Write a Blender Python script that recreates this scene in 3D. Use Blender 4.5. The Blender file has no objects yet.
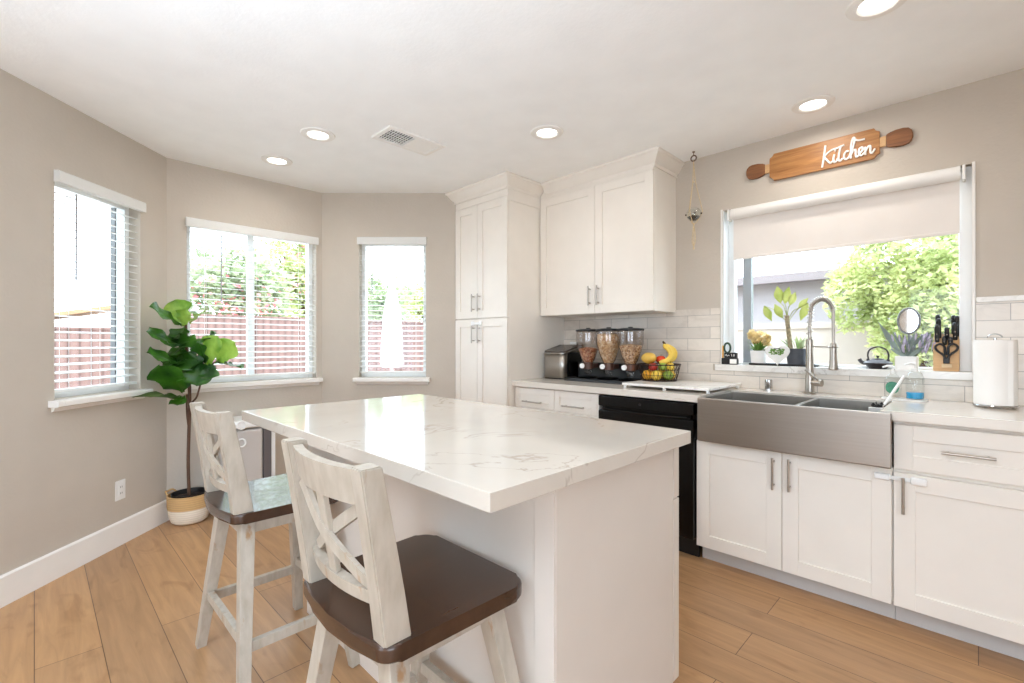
import bpy, bmesh, math, random
from mathutils import Vector, Matrix, noise
random.seed(7)
PI = math.pi
C = bpy.context.scene.collection
SC = bpy.context.scene
S2 = math.sqrt(.5)

# ------------------------------------------------------------------ camera
YAW = 0.7795
CAM_H = 1.2043
cd = bpy.data.cameras.new('camera'); cam = bpy.data.objects.new('camera', cd); C.objects.link(cam)
cam.location = (0, 0, CAM_H); cam.rotation_euler = (PI / 2, 0, YAW)
cd.sensor_width = 36.0; cd.lens = 472.07 * 36 / 1024; cd.shift_y = 0.0005; cd.clip_start = .05
SC.camera = cam

# ------------------------------------------------------------------ light and exposure
SC.view_settings.view_transform = 'Standard'; SC.view_settings.look = 'None'
SC.view_settings.gamma = 1.0; SC.view_settings.use_curve_mapping = False
SC.view_settings.exposure = 0.31
SC.cycles.use_denoising = True
SC.cycles.max_bounces = 14; SC.cycles.diffuse_bounces = 8; SC.cycles.glossy_bounces = 6
SC.cycles.transmission_bounces = 10; SC.cycles.transparent_max_bounces = 24
SC.cycles.sample_clamp_indirect = 8.0; SC.cycles.caustics_reflective = False; SC.cycles.caustics_refractive = False
SKY_STRENGTH = 5.5
SUN_STRENGTH = 2.0
LAMP_W = 0.6
CEILING_FILL_W = 500.0
WARM = (1.0, .93, .85)
w = bpy.data.worlds.new('sky'); SC.world = w; w.use_nodes = True
bgn = w.node_tree.nodes['Background']; bgn.inputs[0].default_value = (.81, .94, 1.09, 1); bgn.inputs[1].default_value = SKY_STRENGTH
sl = bpy.data.lights.new('sun', 'SUN'); sl.energy = SUN_STRENGTH; sl.angle = math.radians(1.5); sl.color = (1, .96, .9)
so = bpy.data.objects.new('sun', sl); C.objects.link(so)
so.rotation_euler = Vector((-.35, .62, -1.0)).to_track_quat('-Z', 'Y').to_euler()

fl = bpy.data.lights.new('ceiling_bounce_fill', 'SPOT'); fl.energy = CEILING_FILL_W; fl.spot_size = math.radians(125); fl.spot_blend = 1.0; fl.shadow_soft_size = .12; fl.color = (.78, .95, 1.14)
fo = bpy.data.objects.new('ceiling_bounce_fill', fl); C.objects.link(fo); fo.location = (-.45, -1.35, 1.15)         # added unseen spot, turned up to brighten the ceiling like a bounced flash
fo.rotation_euler = Vector((-.16, .34, 1)).to_track_quat('-Z', 'Y').to_euler()

# ------------------------------------------------------------------ materials
def lin(c):
    c = c / 255.0
    return c / 12.92 if c <= .04045 else ((c + .055) / 1.055) ** 2.4
def rgb(r, g, b): return (lin(r), lin(g), lin(b), 1)
def newmat(name):
    m = bpy.data.materials.new(name); m.use_nodes = True
    return m, m.node_tree, m.node_tree.nodes['Principled BSDF']
def coords(nt, scale=(1, 1, 1), rot=(0, 0, 0)):
    tc = nt.nodes.new('ShaderNodeTexCoord'); mp = nt.nodes.new('ShaderNodeMapping')
    mp.inputs['Scale'].default_value = scale; mp.inputs['Rotation'].default_value = rot
    nt.links.new(tc.outputs['Object'], mp.inputs['Vector'])
    return mp.outputs['Vector']
def nz(nt, vec, scale, detail=3, rough=.5, dist=0):
    n = nt.nodes.new('ShaderNodeTexNoise'); n.inputs['Scale'].default_value = scale
    n.inputs['Detail'].default_value = detail; n.inputs['Roughness'].default_value = rough; n.inputs['Distortion'].default_value = dist
    nt.links.new(vec, n.inputs['Vector']); return n.outputs['Fac']
def ramp(nt, fac, stops):
    r = nt.nodes.new('ShaderNodeValToRGB'); e = r.color_ramp.elements
    while len(e) < len(stops): e.new(.5)
    for k, (p, c) in enumerate(stops): e[k].position = p; e[k].color = c
    nt.links.new(fac, r.inputs[0]); return r.outputs[0]
def bump(nt, bs, h, strength, dist=.002):
    b = nt.nodes.new('ShaderNodeBump'); b.inputs['Strength'].default_value = strength; b.inputs['Distance'].default_value = dist
    nt.links.new(h, b.inputs['Height']); nt.links.new(b.outputs[0], bs.inputs['Normal'])
def M(name, col, rough=.5, metal=0, nscale=0, nvar=0, bscale=0, bstr=0, stretch=(1, 1, 1), bdist=.002, spec=.5, coat=0):
    m, nt, bs = newmat(name)
    bs.inputs['Roughness'].default_value = rough; bs.inputs['Metallic'].default_value = metal
    bs.inputs['Specular IOR Level'].default_value = spec
    bs.inputs['Coat Weight'].default_value = coat
    c = rgb(*col); bs.inputs['Base Color'].default_value = c
    v = coords(nt, stretch)
    if not nscale: nscale, nvar = 6, .02
    lo = tuple(max(0, x * (1 - nvar)) for x in c[:3]) + (1,); hi = tuple(min(1, x * (1 + nvar)) for x in c[:3]) + (1,)
    nt.links.new(ramp(nt, nz(nt, v, nscale), [(.3, lo), (.7, hi)]), bs.inputs['Base Color'])
    if bscale: bump(nt, bs, nz(nt, v, bscale, 2), bstr, bdist)
    return m

wall_paint = M('greige_wall_paint', (196, 187, 175), .75, bscale=55, bstr=.35, bdist=.004)
ceil_paint = M('white_ceiling_paint', (246, 247, 247), .85, bscale=70, bstr=.25, bdist=.003)
trim_white = M('white_trim_paint', (238, 236, 232), .45)
cab_white = M('white_cabinet_paint', (235, 229, 220), .38)
island_white = M('white_island_paint', (216, 208, 199), .42)
vinyl = M('white_vinyl', (238, 240, 240), .35)
slat_white = None
plastic_white = M('white_plastic', (236, 236, 234), .35)
sash_grey = M('grey_aluminium', (168, 174, 178), .4, .6)
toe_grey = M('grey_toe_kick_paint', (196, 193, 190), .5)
steel = M('brushed_stainless_steel', (178, 174, 168), .3, 1, 40, .10, 60, .06, (1, 1, 40))
steel_h = M('brushed_steel_front', (168, 160, 152), .34, 1, 8, .03, 90, .04, (.3, 1, 14))
nickel = M('brushed_nickel', (176, 168, 158), .3, 1, 60, .05)
chrome = M('chrome', (205, 205, 205), .12, 1)
black_gloss = M('black_gloss_enamel', (7, 7, 8), .22, spec=.3)
black_plastic = M('black_plastic', (18, 18, 19), .4)
iron = M('cast_iron', (62, 57, 58), .42, .3, 90, .2, 120, .3)
dark_wood = None
paper = M('white_paper_towel', (246, 244, 240), .9, bscale=160, bstr=.3)
blind_fabric = M('off_white_blind_fabric', (232, 226, 220), .85, bscale=300, bstr=.2)
ceramic = M('white_ceramic', (236, 234, 230), .3, nscale=18, nvar=.03)
pot_grey = M('charcoal_pot', (72, 74, 80), .6, nscale=30, nvar=.1)
soil_m = M('dark_soil', (44, 34, 28), .95, nscale=60, nvar=.4, bscale=80, bstr=.8, bdist=.006)
bark = M('brown_bark', (92, 66, 50), .85, nscale=30, nvar=.3, bscale=50, bstr=.6, stretch=(1, 1, .3))
kraft = M('pale_beech', (205, 165, 118), .5, nscale=14, nvar=.08, stretch=(1, 1, 8))
rope = M('cream_macrame_cord', (206, 186, 150), .9, nscale=90, nvar=.15)
cream = M('cream_petal', (244, 226, 178), .6, nscale=30, nvar=.15)
lav = M('lavender_bloom', (186, 178, 200), .8, nscale=50, nvar=.2)
sage = M('sage_leaf', (128, 142, 136), .7, nscale=30, nvar=.2)
green_p = M('succulent_leaf', (104, 142, 60), .55, nscale=20, nvar=.3)
banana_m = M('banana_peel', (236, 200, 84), .5, nscale=22, nvar=.12)
brown_tip = M('brown_stem', (70, 52, 30), .8)
orange_m = M('orange_peel', (236, 172, 46), .5, nscale=12, nvar=.12, bscale=150, bstr=.3)
lemon_m = M('lemon_peel', (240, 204, 78), .45, nscale=12, nvar=.1, bscale=140, bstr=.3)
gapple = M('green_apple_skin', (134, 160, 62), .3, nscale=14, nvar=.2)
rapple = M('red_apple_skin', (160, 40, 34), .3, nscale=14, nvar=.3)
tomato_m = M('tomato_skin', (226, 74, 38), .22, nscale=8, nvar=.1)
mango_m = M('mango_skin', (208, 168, 70), .4, nscale=9, nvar=.25)
blue_liq = M('blue_soap', (40, 160, 214), .1)
green_lab = M('green_label', (74, 140, 112), .5, nscale=120, nvar=.35)
concrete = M('pale_concrete', (206, 202, 196), .85, nscale=3, nvar=.08)
stucco = M('grey_stucco', (176, 168, 168), .9, nscale=4, nvar=.05, bscale=60, bstr=.3)
fascia = M('brown_fascia', (132, 122, 122), .8)
tan_roof = M('tan_roof', (176, 138, 104), .8, nscale=6, nvar=.06)
umb_fab = M('white_umbrella_canvas', (196, 184, 188), .8)
cream_wall = M('cream_wall', (176, 164, 154), .9, bscale=50, bstr=.3)
silver_mirror = M('mirror_glass', (240, 242, 244), .03, 1)

def thin_glass(name, tint=(1, 1, 1), refl=.08):
    m, nt, bs = newmat(name); nt.nodes.remove(bs); out = nt.nodes['Material Output']
    t = nt.nodes.new('ShaderNodeBsdfTransparent'); g = nt.nodes.new('ShaderNodeBsdfGlossy'); mx = nt.nodes.new('ShaderNodeMixShader')
    t.inputs[0].default_value = (*tint, 1); g.inputs['Roughness'].default_value = .02
    lw = nt.nodes.new('ShaderNodeLayerWeight'); lw.inputs[0].default_value = .5
    pw = nt.nodes.new('ShaderNodeMath'); pw.operation = 'POWER'; pw.inputs[1].default_value = 3.5; nt.links.new(lw.outputs['Facing'], pw.inputs[0])
    ma = nt.nodes.new('ShaderNodeMath'); ma.operation = 'MULTIPLY_ADD'; ma.inputs[1].default_value = .6; ma.inputs[2].default_value = refl; nt.links.new(pw.outputs[0], ma.inputs[0])
    nt.links.new(ma.outputs[0], mx.inputs[0]); nt.links.new(t.outputs[0], mx.inputs[1]); nt.links.new(g.outputs[0], mx.inputs[2])
    nt.links.new(mx.outputs[0], out.inputs[0]); return m
pane_glass = thin_glass('window_glass', (.97, .985, .98), .015)
clear_glass = thin_glass('clear_glass', (.96, .97, .96), .05)
clear_plastic = thin_glass('clear_plastic', (.90, .88, .87), .06)

def leaf_mat(name, dark, light, scale=5, trans=.35, rough=.4):
    m, nt, bs = newmat(name); out = nt.nodes['Material Output']
    v = coords(nt); col = ramp(nt, nz(nt, v, scale, 4), [(.35, rgb(*dark)), (.65, rgb(*light))])
    nt.links.new(col, bs.inputs['Base Color']); bs.inputs['Roughness'].default_value = rough
    tr = nt.nodes.new('ShaderNodeBsdfTranslucent'); mx = nt.nodes.new('ShaderNodeMixShader'); mx.inputs[0].default_value = trans
    nt.links.new(col, tr.inputs[0]); nt.links.new(bs.outputs[0], mx.inputs[1]); nt.links.new(tr.outputs[0], mx.inputs[2])
    nt.links.new(mx.outputs[0], out.inputs[0]); return m
fig_leaf = leaf_mat('fig_leaf', (26, 66, 18), (70, 122, 34), 7, .28, .3)
fig_leaf_new = leaf_mat('young_fig_leaf', (104, 150, 46), (172, 204, 92), 9, .4)
slat_white = leaf_mat('white_slat', (238, 238, 236), (242, 242, 240), 6, .3, .45)
ext_leaf = leaf_mat('garden_foliage', (146, 162, 96), (222, 224, 168), 3, .35, .7)
ext_leaf_dark = leaf_mat('hedge_foliage', (134, 150, 116), (204, 210, 172), 3, .35, .7)
lime_leaf = leaf_mat('lime_leaf', (138, 152, 62), (188, 192, 112), 9, .3)
blossom = M('pink_blossom', (222, 130, 130), .7)

def emit(name, col, s):
    m, nt, bs = newmat(name); bs.inputs['Base Color'].default_value = (.9, .9, .9, 1)
    bs.inputs['Emission Color'].default_value = (*col, 1); bs.inputs['Emission Strength'].default_value = s; return m
lamp_lens = emit('lit_lamp_lens', (1, .96, .9), 4)

def floor_mat():
    m, nt, bs = newmat('oak_plank_floor')
    v = coords(nt)
    br = nt.nodes.new('ShaderNodeTexBrick'); br.offset = .37; br.squash = 1
    br.inputs['Scale'].default_value = 1; br.inputs['Brick Width'].default_value = 1.8; br.inputs['Row Height'].default_value = .19
    br.inputs['Mortar Size'].default_value = .0016; br.inputs['Mortar Smooth'].default_value = .1; br.inputs['Bias'].default_value = 0
    br.inputs['Color1'].default_value = rgb(192, 150, 107); br.inputs['Color2'].default_value = rgb(174, 136, 99)
    br.inputs['Mortar'].default_value = rgb(112, 84, 60)
    nt.links.new(v, br.inputs['Vector'])
    vg = coords(nt, (1.3, 16, 1)); g = ramp(nt, nz(nt, vg, 1.6, 6, .6, .8), [(.3, (.60, .58, .56, 1)), (.7, (1.12, 1.12, 1.12, 1))])
    vk = coords(nt, (1.2, 3.2, 1)); k = ramp(nt, nz(nt, vk, 2.6, 3, .5, 1.5), [(.58, (1, 1, 1, 1)), (.72, (.70, .64, .58, 1))])
    a = nt.nodes.new('ShaderNodeMixRGB'); a.blend_type = 'MULTIPLY'; a.inputs[0].default_value = .55
    nt.links.new(br.outputs['Color'], a.inputs[1]); nt.links.new(g, a.inputs[2])
    b = nt.nodes.new('ShaderNodeMixRGB'); b.blend_type = 'MULTIPLY'; b.inputs[0].default_value = .6
    nt.links.new(a.outputs[0], b.inputs[1]); nt.links.new(k, b.inputs[2])
    nt.links.new(b.outputs[0], bs.inputs['Base Color']); bs.inputs['Roughness'].default_value = .36
    bs.inputs['Specular IOR Level'].default_value = .4
    inv = nt.nodes.new('ShaderNodeInvert'); nt.links.new(br.outputs['Fac'], inv.inputs[1]); bump(nt, bs, inv.outputs[0], .25, .001)
    return m
oak_floor = floor_mat()

def stone(name, base, vein, rough, scale, vw=.02, soft=.02):
    m, nt, bs = newmat(name); v = coords(nt)
    n = nz(nt, v, scale, 5, .55, 1.3)
    r1 = ramp(nt, n, [(.5 - vw, (0, 0, 0, 1)), (.5, (1, 1, 1, 1)), (.5 + vw, (0, 0, 0, 1))])
    mask = ramp(nt, nz(nt, v, scale * .9 + .7, 2), [(.46, (0, 0, 0, 1)), (.62, (1, 1, 1, 1))])
    mu = nt.nodes.new('ShaderNodeMath'); mu.operation = 'MULTIPLY'; nt.links.new(r1, mu.inputs[0]); nt.links.new(mask, mu.inputs[1])
    cl = ramp(nt, nz(nt, v, scale * 2.2, 4), [(.3, rgb(*[x - 9 for x in base])), (.7, rgb(*base))])
    mx = nt.nodes.new('ShaderNodeMixRGB'); nt.links.new(mu.outputs[0], mx.inputs[0]); nt.links.new(cl, mx.inputs[1]); mx.inputs[2].default_value = rgb(*vein)
    nt.links.new(mx.outputs[0], bs.inputs['Base Color']); bs.inputs['Roughness'].default_value = rough; return m
quartz = stone('white_quartz', (213, 205, 194), (180, 168, 154), .08, 1.5, .008)
quartz_plain = stone('pale_quartz', (226, 219, 209), (208, 199, 188), .12, 1.1, .006)
marble = stone('white_marble', (238, 235, 230), (208, 203, 197), .2, 5, .03)

def tile_mat():
    m, nt, bs = newmat('marble_subway_tile'); tc = nt.nodes.new('ShaderNodeTexCoord')
    sp = nt.nodes.new('ShaderNodeSeparateXYZ'); cb = nt.nodes.new('ShaderNodeCombineXYZ')
    nt.links.new(tc.outputs['Object'], sp.inputs[0]); nt.links.new(sp.outputs[0], cb.inputs[0]); nt.links.new(sp.outputs[2], cb.inputs[1])
    br = nt.nodes.new('ShaderNodeTexBrick'); br.offset = .5
    for k, x in (('Scale', 1), ('Brick Width', .305), ('Row Height', .0785), ('Mortar Size', .0016), ('Mortar Smooth', .1), ('Bias', .1)): br.inputs[k].default_value = x
    br.inputs['Color1'].default_value = rgb(236, 228, 217); br.inputs['Color2'].default_value = rgb(217, 209, 199); br.inputs['Mortar'].default_value = rgb(176, 170, 163)
    nt.links.new(cb.outputs[0], br.inputs['Vector'])
    v = coords(nt, (1, 1, 2)); vn = ramp(nt, nz(nt, v, 5, 5, .6, 1.4), [(.35, (.86, .85, .84, 1)), (.55, (1, 1, 1, 1))])
    mx = nt.nodes.new('ShaderNodeMixRGB'); mx.blend_type = 'MULTIPLY'; mx.inputs[0].default_value = .7
    nt.links.new(br.outputs['Color'], mx.inputs[1]); nt.links.new(vn, mx.inputs[2]); nt.links.new(mx.outputs[0], bs.inputs['Base Color'])
    bs.inputs['Roughness'].default_value = .25
    inv = nt.nodes.new('ShaderNodeInvert'); nt.links.new(br.outputs['Fac'], inv.inputs[1]); bump(nt, bs, inv.outputs[0], .4, .001); return m
tile = tile_mat()

def distressed():
    m, nt, bs = newmat('distressed_white_paint'); v = coords(nt, (2.4, 2.4, .6))
    mask = ramp(nt, nz(nt, v, 9, 5, .62, .6), [(.62, (0, 0, 0, 1)), (.74, (1, 1, 1, 1))])
    base = ramp(nt, nz(nt, coords(nt, (1, 1, .3)), 40, 4), [(.3, rgb(170, 160, 145)), (.7, rgb(190, 181, 168))])
    mx = nt.nodes.new('ShaderNodeMixRGB'); nt.links.new(mask, mx.inputs[0]); nt.links.new(base, mx.inputs[1]); mx.inputs[2].default_value = rgb(166, 132, 98)
    nt.links.new(mx.outputs[0], bs.inputs['Base Color']); bs.inputs['Roughness'].default_value = .5; return m
stool_white = distressed()
def wood(name, c1, c2, rough, scale, stretch, coat=0):
    m, nt, bs = newmat(name); v = coords(nt, stretch)
    nt.links.new(ramp(nt, nz(nt, v, scale, 6, .6, .9), [(.3, rgb(*c1)), (.7, rgb(*c2))]), bs.inputs['Base Color'])
    bs.inputs['Roughness'].default_value = rough; bs.inputs['Coat Weight'].default_value = coat; return m
seat_wood = wood('dark_walnut_seat', (50, 34, 26), (78, 55, 42), .24, 3, (9, 1, 1), .25)
sign_wood = wood('golden_oak_board', (138, 90, 46), (182, 130, 76), .45, 4, (1.2, 1, 14))
sign_handle = wood('brown_oak_handle', (112, 68, 38), (146, 96, 56), .45, 4, (1.2, 1, 14))
pale_cord = M('pale_twine', (214, 182, 130), .8, nscale=80, nvar=.15)
fence_wood = None
def fence_mat():
    m, nt, bs = newmat('reddish_fence_boards'); v = coords(nt)
    wv = nt.nodes.new('ShaderNodeTexWave'); wv.inputs['Scale'].default_value = 2.1; wv.bands_direction = 'Y'
    nt.links.new(v, wv.inputs['Vector'])
    gap = ramp(nt, wv.outputs['Fac'], [(.0, rgb(92, 70, 64)), (.1, rgb(122, 94, 87)), (.9, rgb(130, 102, 94))])
    var = ramp(nt, nz(nt, coords(nt, (1, 3, .6)), 2.4, 3), [(.3, (.8, .78, .76, 1)), (.7, (1.1, 1.1, 1.1, 1))])
    mx = nt.nodes.new('ShaderNodeMixRGB'); mx.blend_type = 'MULTIPLY'; mx.inputs[0].default_value = 1
    nt.links.new(gap, mx.inputs[1]); nt.links.new(var, mx.inputs[2]); nt.links.new(mx.outputs[0], bs.inputs['Base Color'])
    bs.inputs['Roughness'].default_value = .85; return m
fence_wood = fence_mat()
def basket_mat():
    m, nt, bs = newmat('woven_jute'); tc = nt.nodes.new('ShaderNodeTexCoord'); sp = nt.nodes.new('ShaderNodeSeparateXYZ')
    nt.links.new(tc.outputs['Object'], sp.inputs[0])
    mr = nt.nodes.new('ShaderNodeMapRange'); mr.inputs[1].default_value = 0; mr.inputs[2].default_value = .2; nt.links.new(sp.outputs[2], mr.inputs[0])
    col = ramp(nt, mr.outputs[0], [(.49, rgb(236, 226, 208)), (.53, rgb(206, 168, 116))])
    wv = nt.nodes.new('ShaderNodeTexWave'); wv.bands_direction = 'Z'; wv.inputs['Scale'].default_value = 22; wv.inputs['Distortion'].default_value = 1.2
    nt.links.new(tc.outputs['Object'], wv.inputs['Vector'])
    sh = ramp(nt, wv.outputs['Fac'], [(0, (.82, .82, .82, 1)), (.5, (1, 1, 1, 1))])
    mx = nt.nodes.new('ShaderNodeMixRGB'); mx.blend_type = 'MULTIPLY'; mx.inputs[0].default_value = .8
    nt.links.new(col, mx.inputs[1]); nt.links.new(sh, mx.inputs[2]); nt.links.new(mx.outputs[0], bs.inputs['Base Color'])
    bs.inputs['Roughness'].default_value = .9; bump(nt, bs, wv.outputs['Fac'], .5, .004); return m
jute = basket_mat()
def flakes(name, c1, c2, c3):
    m, nt, bs = newmat(name); vo = nt.nodes.new('ShaderNodeTexVoronoi'); vo.inputs['Scale'].default_value = 90
    nt.links.new(coords(nt), vo.inputs['Vector']); sp = nt.nodes.new('ShaderNodeSeparateColor'); nt.links.new(vo.outputs['Color'], sp.inputs[0])
    nt.links.new(ramp(nt, sp.outputs[0], [(.1, rgb(*c1)), (.5, rgb(*c2)), (.9, rgb(*c3))]), bs.inputs['Base Color'])
    bs.inputs['Roughness'].default_value = .85; bump(nt, bs, vo.outputs['Distance'], .8, .006); return m
cereal_red = flakes('red_brown_cereal', (150, 86, 58), (206, 124, 84), (232, 180, 136))
cereal_oat = flakes('oat_cereal', (206, 160, 114), (236, 196, 146), (248, 224, 186))
cereal_mix = flakes('mixed_cereal', (150, 106, 74), (226, 178, 126), (248, 222, 186))

# ------------------------------------------------------------------ builders
class MB:
    def __init__(s, off=(0, 0, 0)): s.bm = bmesh.new(); s.off = Vector(off)
    def _keep(s, old, mat=None):
        return [v for v in s.bm.verts if v not in old]
    def box(s, a, b, bev=0, seg=2):
        old = set(s.bm.verts) if bev else None
        x0, y0, z0 = a; x1, y1, z1 = b
        if x0 > x1: x0, x1 = x1, x0
        if y0 > y1: y0, y1 = y1, y0
        if z0 > z1: z0, z1 = z1, z0
        vs = [s.bm.verts.new(p) for p in ((x0, y0, z0), (x1, y0, z0), (x1, y1, z0), (x0, y1, z0), (x0, y0, z1), (x1, y0, z1), (x1, y1, z1), (x0, y1, z1))]
        fs = [s.bm.faces.new([vs[i] for i in f]) for f in ((3, 2, 1, 0), (4, 5, 6, 7), (0, 1, 5, 4), (1, 2, 6, 5), (2, 3, 7, 6), (3, 0, 4, 7))]
        if bev:
            es = set(e for f in fs for e in f.edges)
            bmesh.ops.bevel(s.bm, geom=list(es), offset=bev, segments=seg, affect='EDGES', profile=.5)
        return s
    def bar(s, p, q, wx, wy, up=(0, 0, 1), wx2=None, wy2=None, bev=0):
        p = Vector(p); q = Vector(q); d = (q - p).normalized(); up = Vector(up)
        if abs(d.dot(up)) > .999: up = Vector((0, 1, 0))
        a = d.cross(up).normalized(); b = a.cross(d).normalized()
        wx2 = wx if wx2 is None else wx2; wy2 = wy if wy2 is None else wy2
        r0 = [s.bm.verts.new(p + a * i * wx / 2 + b * j * wy / 2) for i, j in ((-1, -1), (1, -1), (1, 1), (-1, 1))]
        r1 = [s.bm.verts.new(q + a * i * wx2 / 2 + b * j * wy2 / 2) for i, j in ((-1, -1), (1, -1), (1, 1), (-1, 1))]
        fs = [s.bm.faces.new(r0[::-1]), s.bm.faces.new(r1)]
        for k in range(4): fs.append(s.bm.faces.new((r0[k], r0[(k + 1) % 4], r1[(k + 1) % 4], r1[k])))
        if bev: bmesh.ops.bevel(s.bm, geom=list(set(e for f in fs for e in f.edges)), offset=bev, segments=2, affect='EDGES', profile=.5)
        return s
    def tube(s, pts, r, n=10, cap=True, radii=None, closed=False):
        pts = [Vector(p) for p in pts]; rings = []; N = len(pts); prev = None
        for i, p in enumerate(pts):
            if closed: d = pts[(i + 1) % N] - pts[i - 1]
            else: d = pts[min(i + 1, N - 1)] - pts[max(i - 1, 0)]
            d.normalize()
            if prev is None:
                a = d.cross(Vector((0, 0, 1)))
                if a.length < .1: a = d.cross(Vector((0, 1, 0)))
            else: a = prev - d * prev.dot(d)
            a.normalize(); prev = a; b = d.cross(a); rr = radii[i] if radii else r
            rings.append([s.bm.verts.new(p + (a * math.cos(t) + b * math.sin(t)) * rr) for t in (2 * PI * k / n for k in range(n))])
        m = N if closed else N - 1
        for i in range(m):
            A = rings[i]; B = rings[(i + 1) % N]
            for k in range(n): s.bm.faces.new((A[k], A[(k + 1) % n], B[(k + 1) % n], B[k]))
        if cap and not closed: s.bm.faces.new(rings[0][::-1]); s.bm.faces.new(rings[-1])
        return s
    def cyl(s, p, q, r, r2=None, n=20): return s.tube([p, q], r, n, radii=[r, r if r2 is None else r2])
    def lathe(s, prof, c=(0, 0, 0), n=28, cap=True, sx=1, sy=1, axis=None):
        c = Vector(c); rings = []
        for r, z in prof:
            if r < 1e-6: rings.append([s.bm.verts.new(s._ax(c, 0, 0, z, axis))])
            else: rings.append([s.bm.verts.new(s._ax(c, r * sx * math.cos(2 * PI * k / n), r * sy * math.sin(2 * PI * k / n), z, axis)) for k in range(n)])
        for A, B in zip(rings, rings[1:]):
            for k in range(n):
                if len(A) == 1 and len(B) == 1: continue
                if len(A) == 1: s.bm.faces.new((A[0], B[(k + 1) % n], B[k]))
                elif len(B) == 1: s.bm.faces.new((A[k], A[(k + 1) % n], B[0]))
                else: s.bm.faces.new((A[k], A[(k + 1) % n], B[(k + 1) % n], B[k]))
        if cap:
            if len(rings[0]) > 1: s.bm.faces.new(rings[0][::-1])
            if len(rings[-1]) > 1: s.bm.faces.new(rings[-1])
        return s
    def _ax(s, c, x, y, z, axis):
        if axis is None: return c + Vector((x, y, z))
        if axis == 'y': return c + Vector((x, z, -y))      # lathe axis along +Y
        return c + Vector((z, y, -x))
    def ball(s, c, r, sx=1, sy=1, sz=1, n=16):
        st = n // 2
        return s.lathe([(r * math.sin(PI * i / st), -r * sz * math.cos(PI * i / st)) for i in range(st + 1)], c, n, False, sx, sy)
    def prism(s, poly, z0, z1, plane='xy', bev=0, seg=2):
        """poly is counter-clockwise; plane xy extrudes along z, xz along y, yz along x"""
        def P(u, v, t): return {'xy': (u, v, t), 'xz': (u, t, v), 'yz': (t, u, v)}[plane]
        A = [s.bm.verts.new(P(u, v, z0)) for u, v in poly]; B = [s.bm.verts.new(P(u, v, z1)) for u, v in poly]; n = len(poly)
        fs = [s.bm.faces.new(A[::-1]), s.bm.faces.new(B)]
        for k in range(n): fs.append(s.bm.faces.new((A[k], A[(k + 1) % n], B[(k + 1) % n], B[k])))
        if bev: bmesh.ops.bevel(s.bm, geom=list(set(fs[0].edges) | set(fs[1].edges)), offset=bev, segments=seg, affect='EDGES', profile=.5)
        return s
    def grid(s, rows):
        V = [[s.bm.verts.new(p) for p in r] for r in rows]
        for a, b in zip(V, V[1:]):
            for k in range(len(a) - 1): s.bm.faces.new((a[k], a[k + 1], b[k + 1], b[k]))
        return s
    def build(s, name, mat, parent=None, smooth=.7, solid=0, fix=True):
        if fix: bmesh.ops.recalc_face_normals(s.bm, faces=s.bm.faces)
        me = bpy.data.meshes.new(name)
        for v in s.bm.verts: v.co -= s.off
        s.bm.to_mesh(me); s.bm.free()
        me.materials.append(mat)
        if smooth:
            me.polygons.foreach_set('use_smooth', [True] * len(me.polygons)); me.set_sharp_from_angle(angle=smooth)
        o = bpy.data.objects.new(name, me); C.objects.link(o)
        if parent: o.parent = parent
        if smooth and smooth < 1:
            wn = o.modifiers.new('weighted_normals', 'WEIGHTED_NORMAL'); wn.keep_sharp = True; wn.weight = 100
        if solid:
            md = o.modifiers.new('thickness', 'SOLIDIFY'); md.thickness = solid; md.offset = 0
        return o

def T(name, label, cat, loc=(0, 0, 0), rz=0, group=None):
    o = bpy.data.objects.new(name, None); C.objects.link(o); o.location = loc; o.rotation_euler = (0, 0, rz)
    o.empty_display_size = .05
    o['label'] = label; o['category'] = cat
    if group: o['group'] = group
    return o
def tag(o, label, cat, group=None, loc=None):
    o['label'] = label; o['category'] = cat
    if group: o['group'] = group
    return o
def one(mb, name, mat, label, cat, group=None, smooth=.7, solid=0):
    """a thing that is one mesh, origin at mb.off"""
    off = mb.off.copy(); o = mb.build(name, mat, None, smooth, solid); o.location = off
    return tag(o, label, cat, group)
def struct(mb, name, mat, smooth=.7):
    o = mb.build(name, mat, None, smooth); o['kind'] = 'structure'; return o
def dup(root, loc, rz, label, group=None):
    r = root.copy(); C.objects.link(r); r.location = loc; r.rotation_euler = (0, 0, rz); r['label'] = label
    if group: r['group'] = group
    for ch in list(root.children):
        c = ch.copy(); C.objects.link(c); c.parent = r
        for g in list(ch.children):
            d = g.copy(); C.objects.link(d); d.parent = c
    return r
def crom(pts, sub=6):
    pts = [Vector(p) for p in pts]; P = [pts[0] * 2 - pts[1]] + pts + [pts[-1] * 2 - pts[-2]]; out = []
    for i in range(1, len(P) - 2):
        for k in range(sub):
            t = k / sub; a, b, c, d = P[i - 1:i + 3]
            out.append(.5 * ((2 * b) + (c - a) * t + (2 * a - 5 * b + 4 * c - d) * t * t + (3 * b - a - 3 * c + d) * t ** 3))
    out.append(pts[-1]); return out
# ------------------------------------------------------------------ room shell
D = 3.163; H = 2.449; WT = .15
XW2 = -3.9034; CL = -3.2748; CW3 = -5.593          # bay: X = XW2 ; x + y = CL ; x - y = CW3
K1 = Vector((XW2, CL - XW2, 0)); K2 = Vector((XW2, XW2 - CW3, 0))
PX0 = -3.116; PX1 = -2.5; PY = 2.477               # pantry
K3 = Vector((PX0, PX0 - CW3, 0)); K0 = Vector((PX0 + .03, CL - PX0 - .03, 0))

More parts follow.
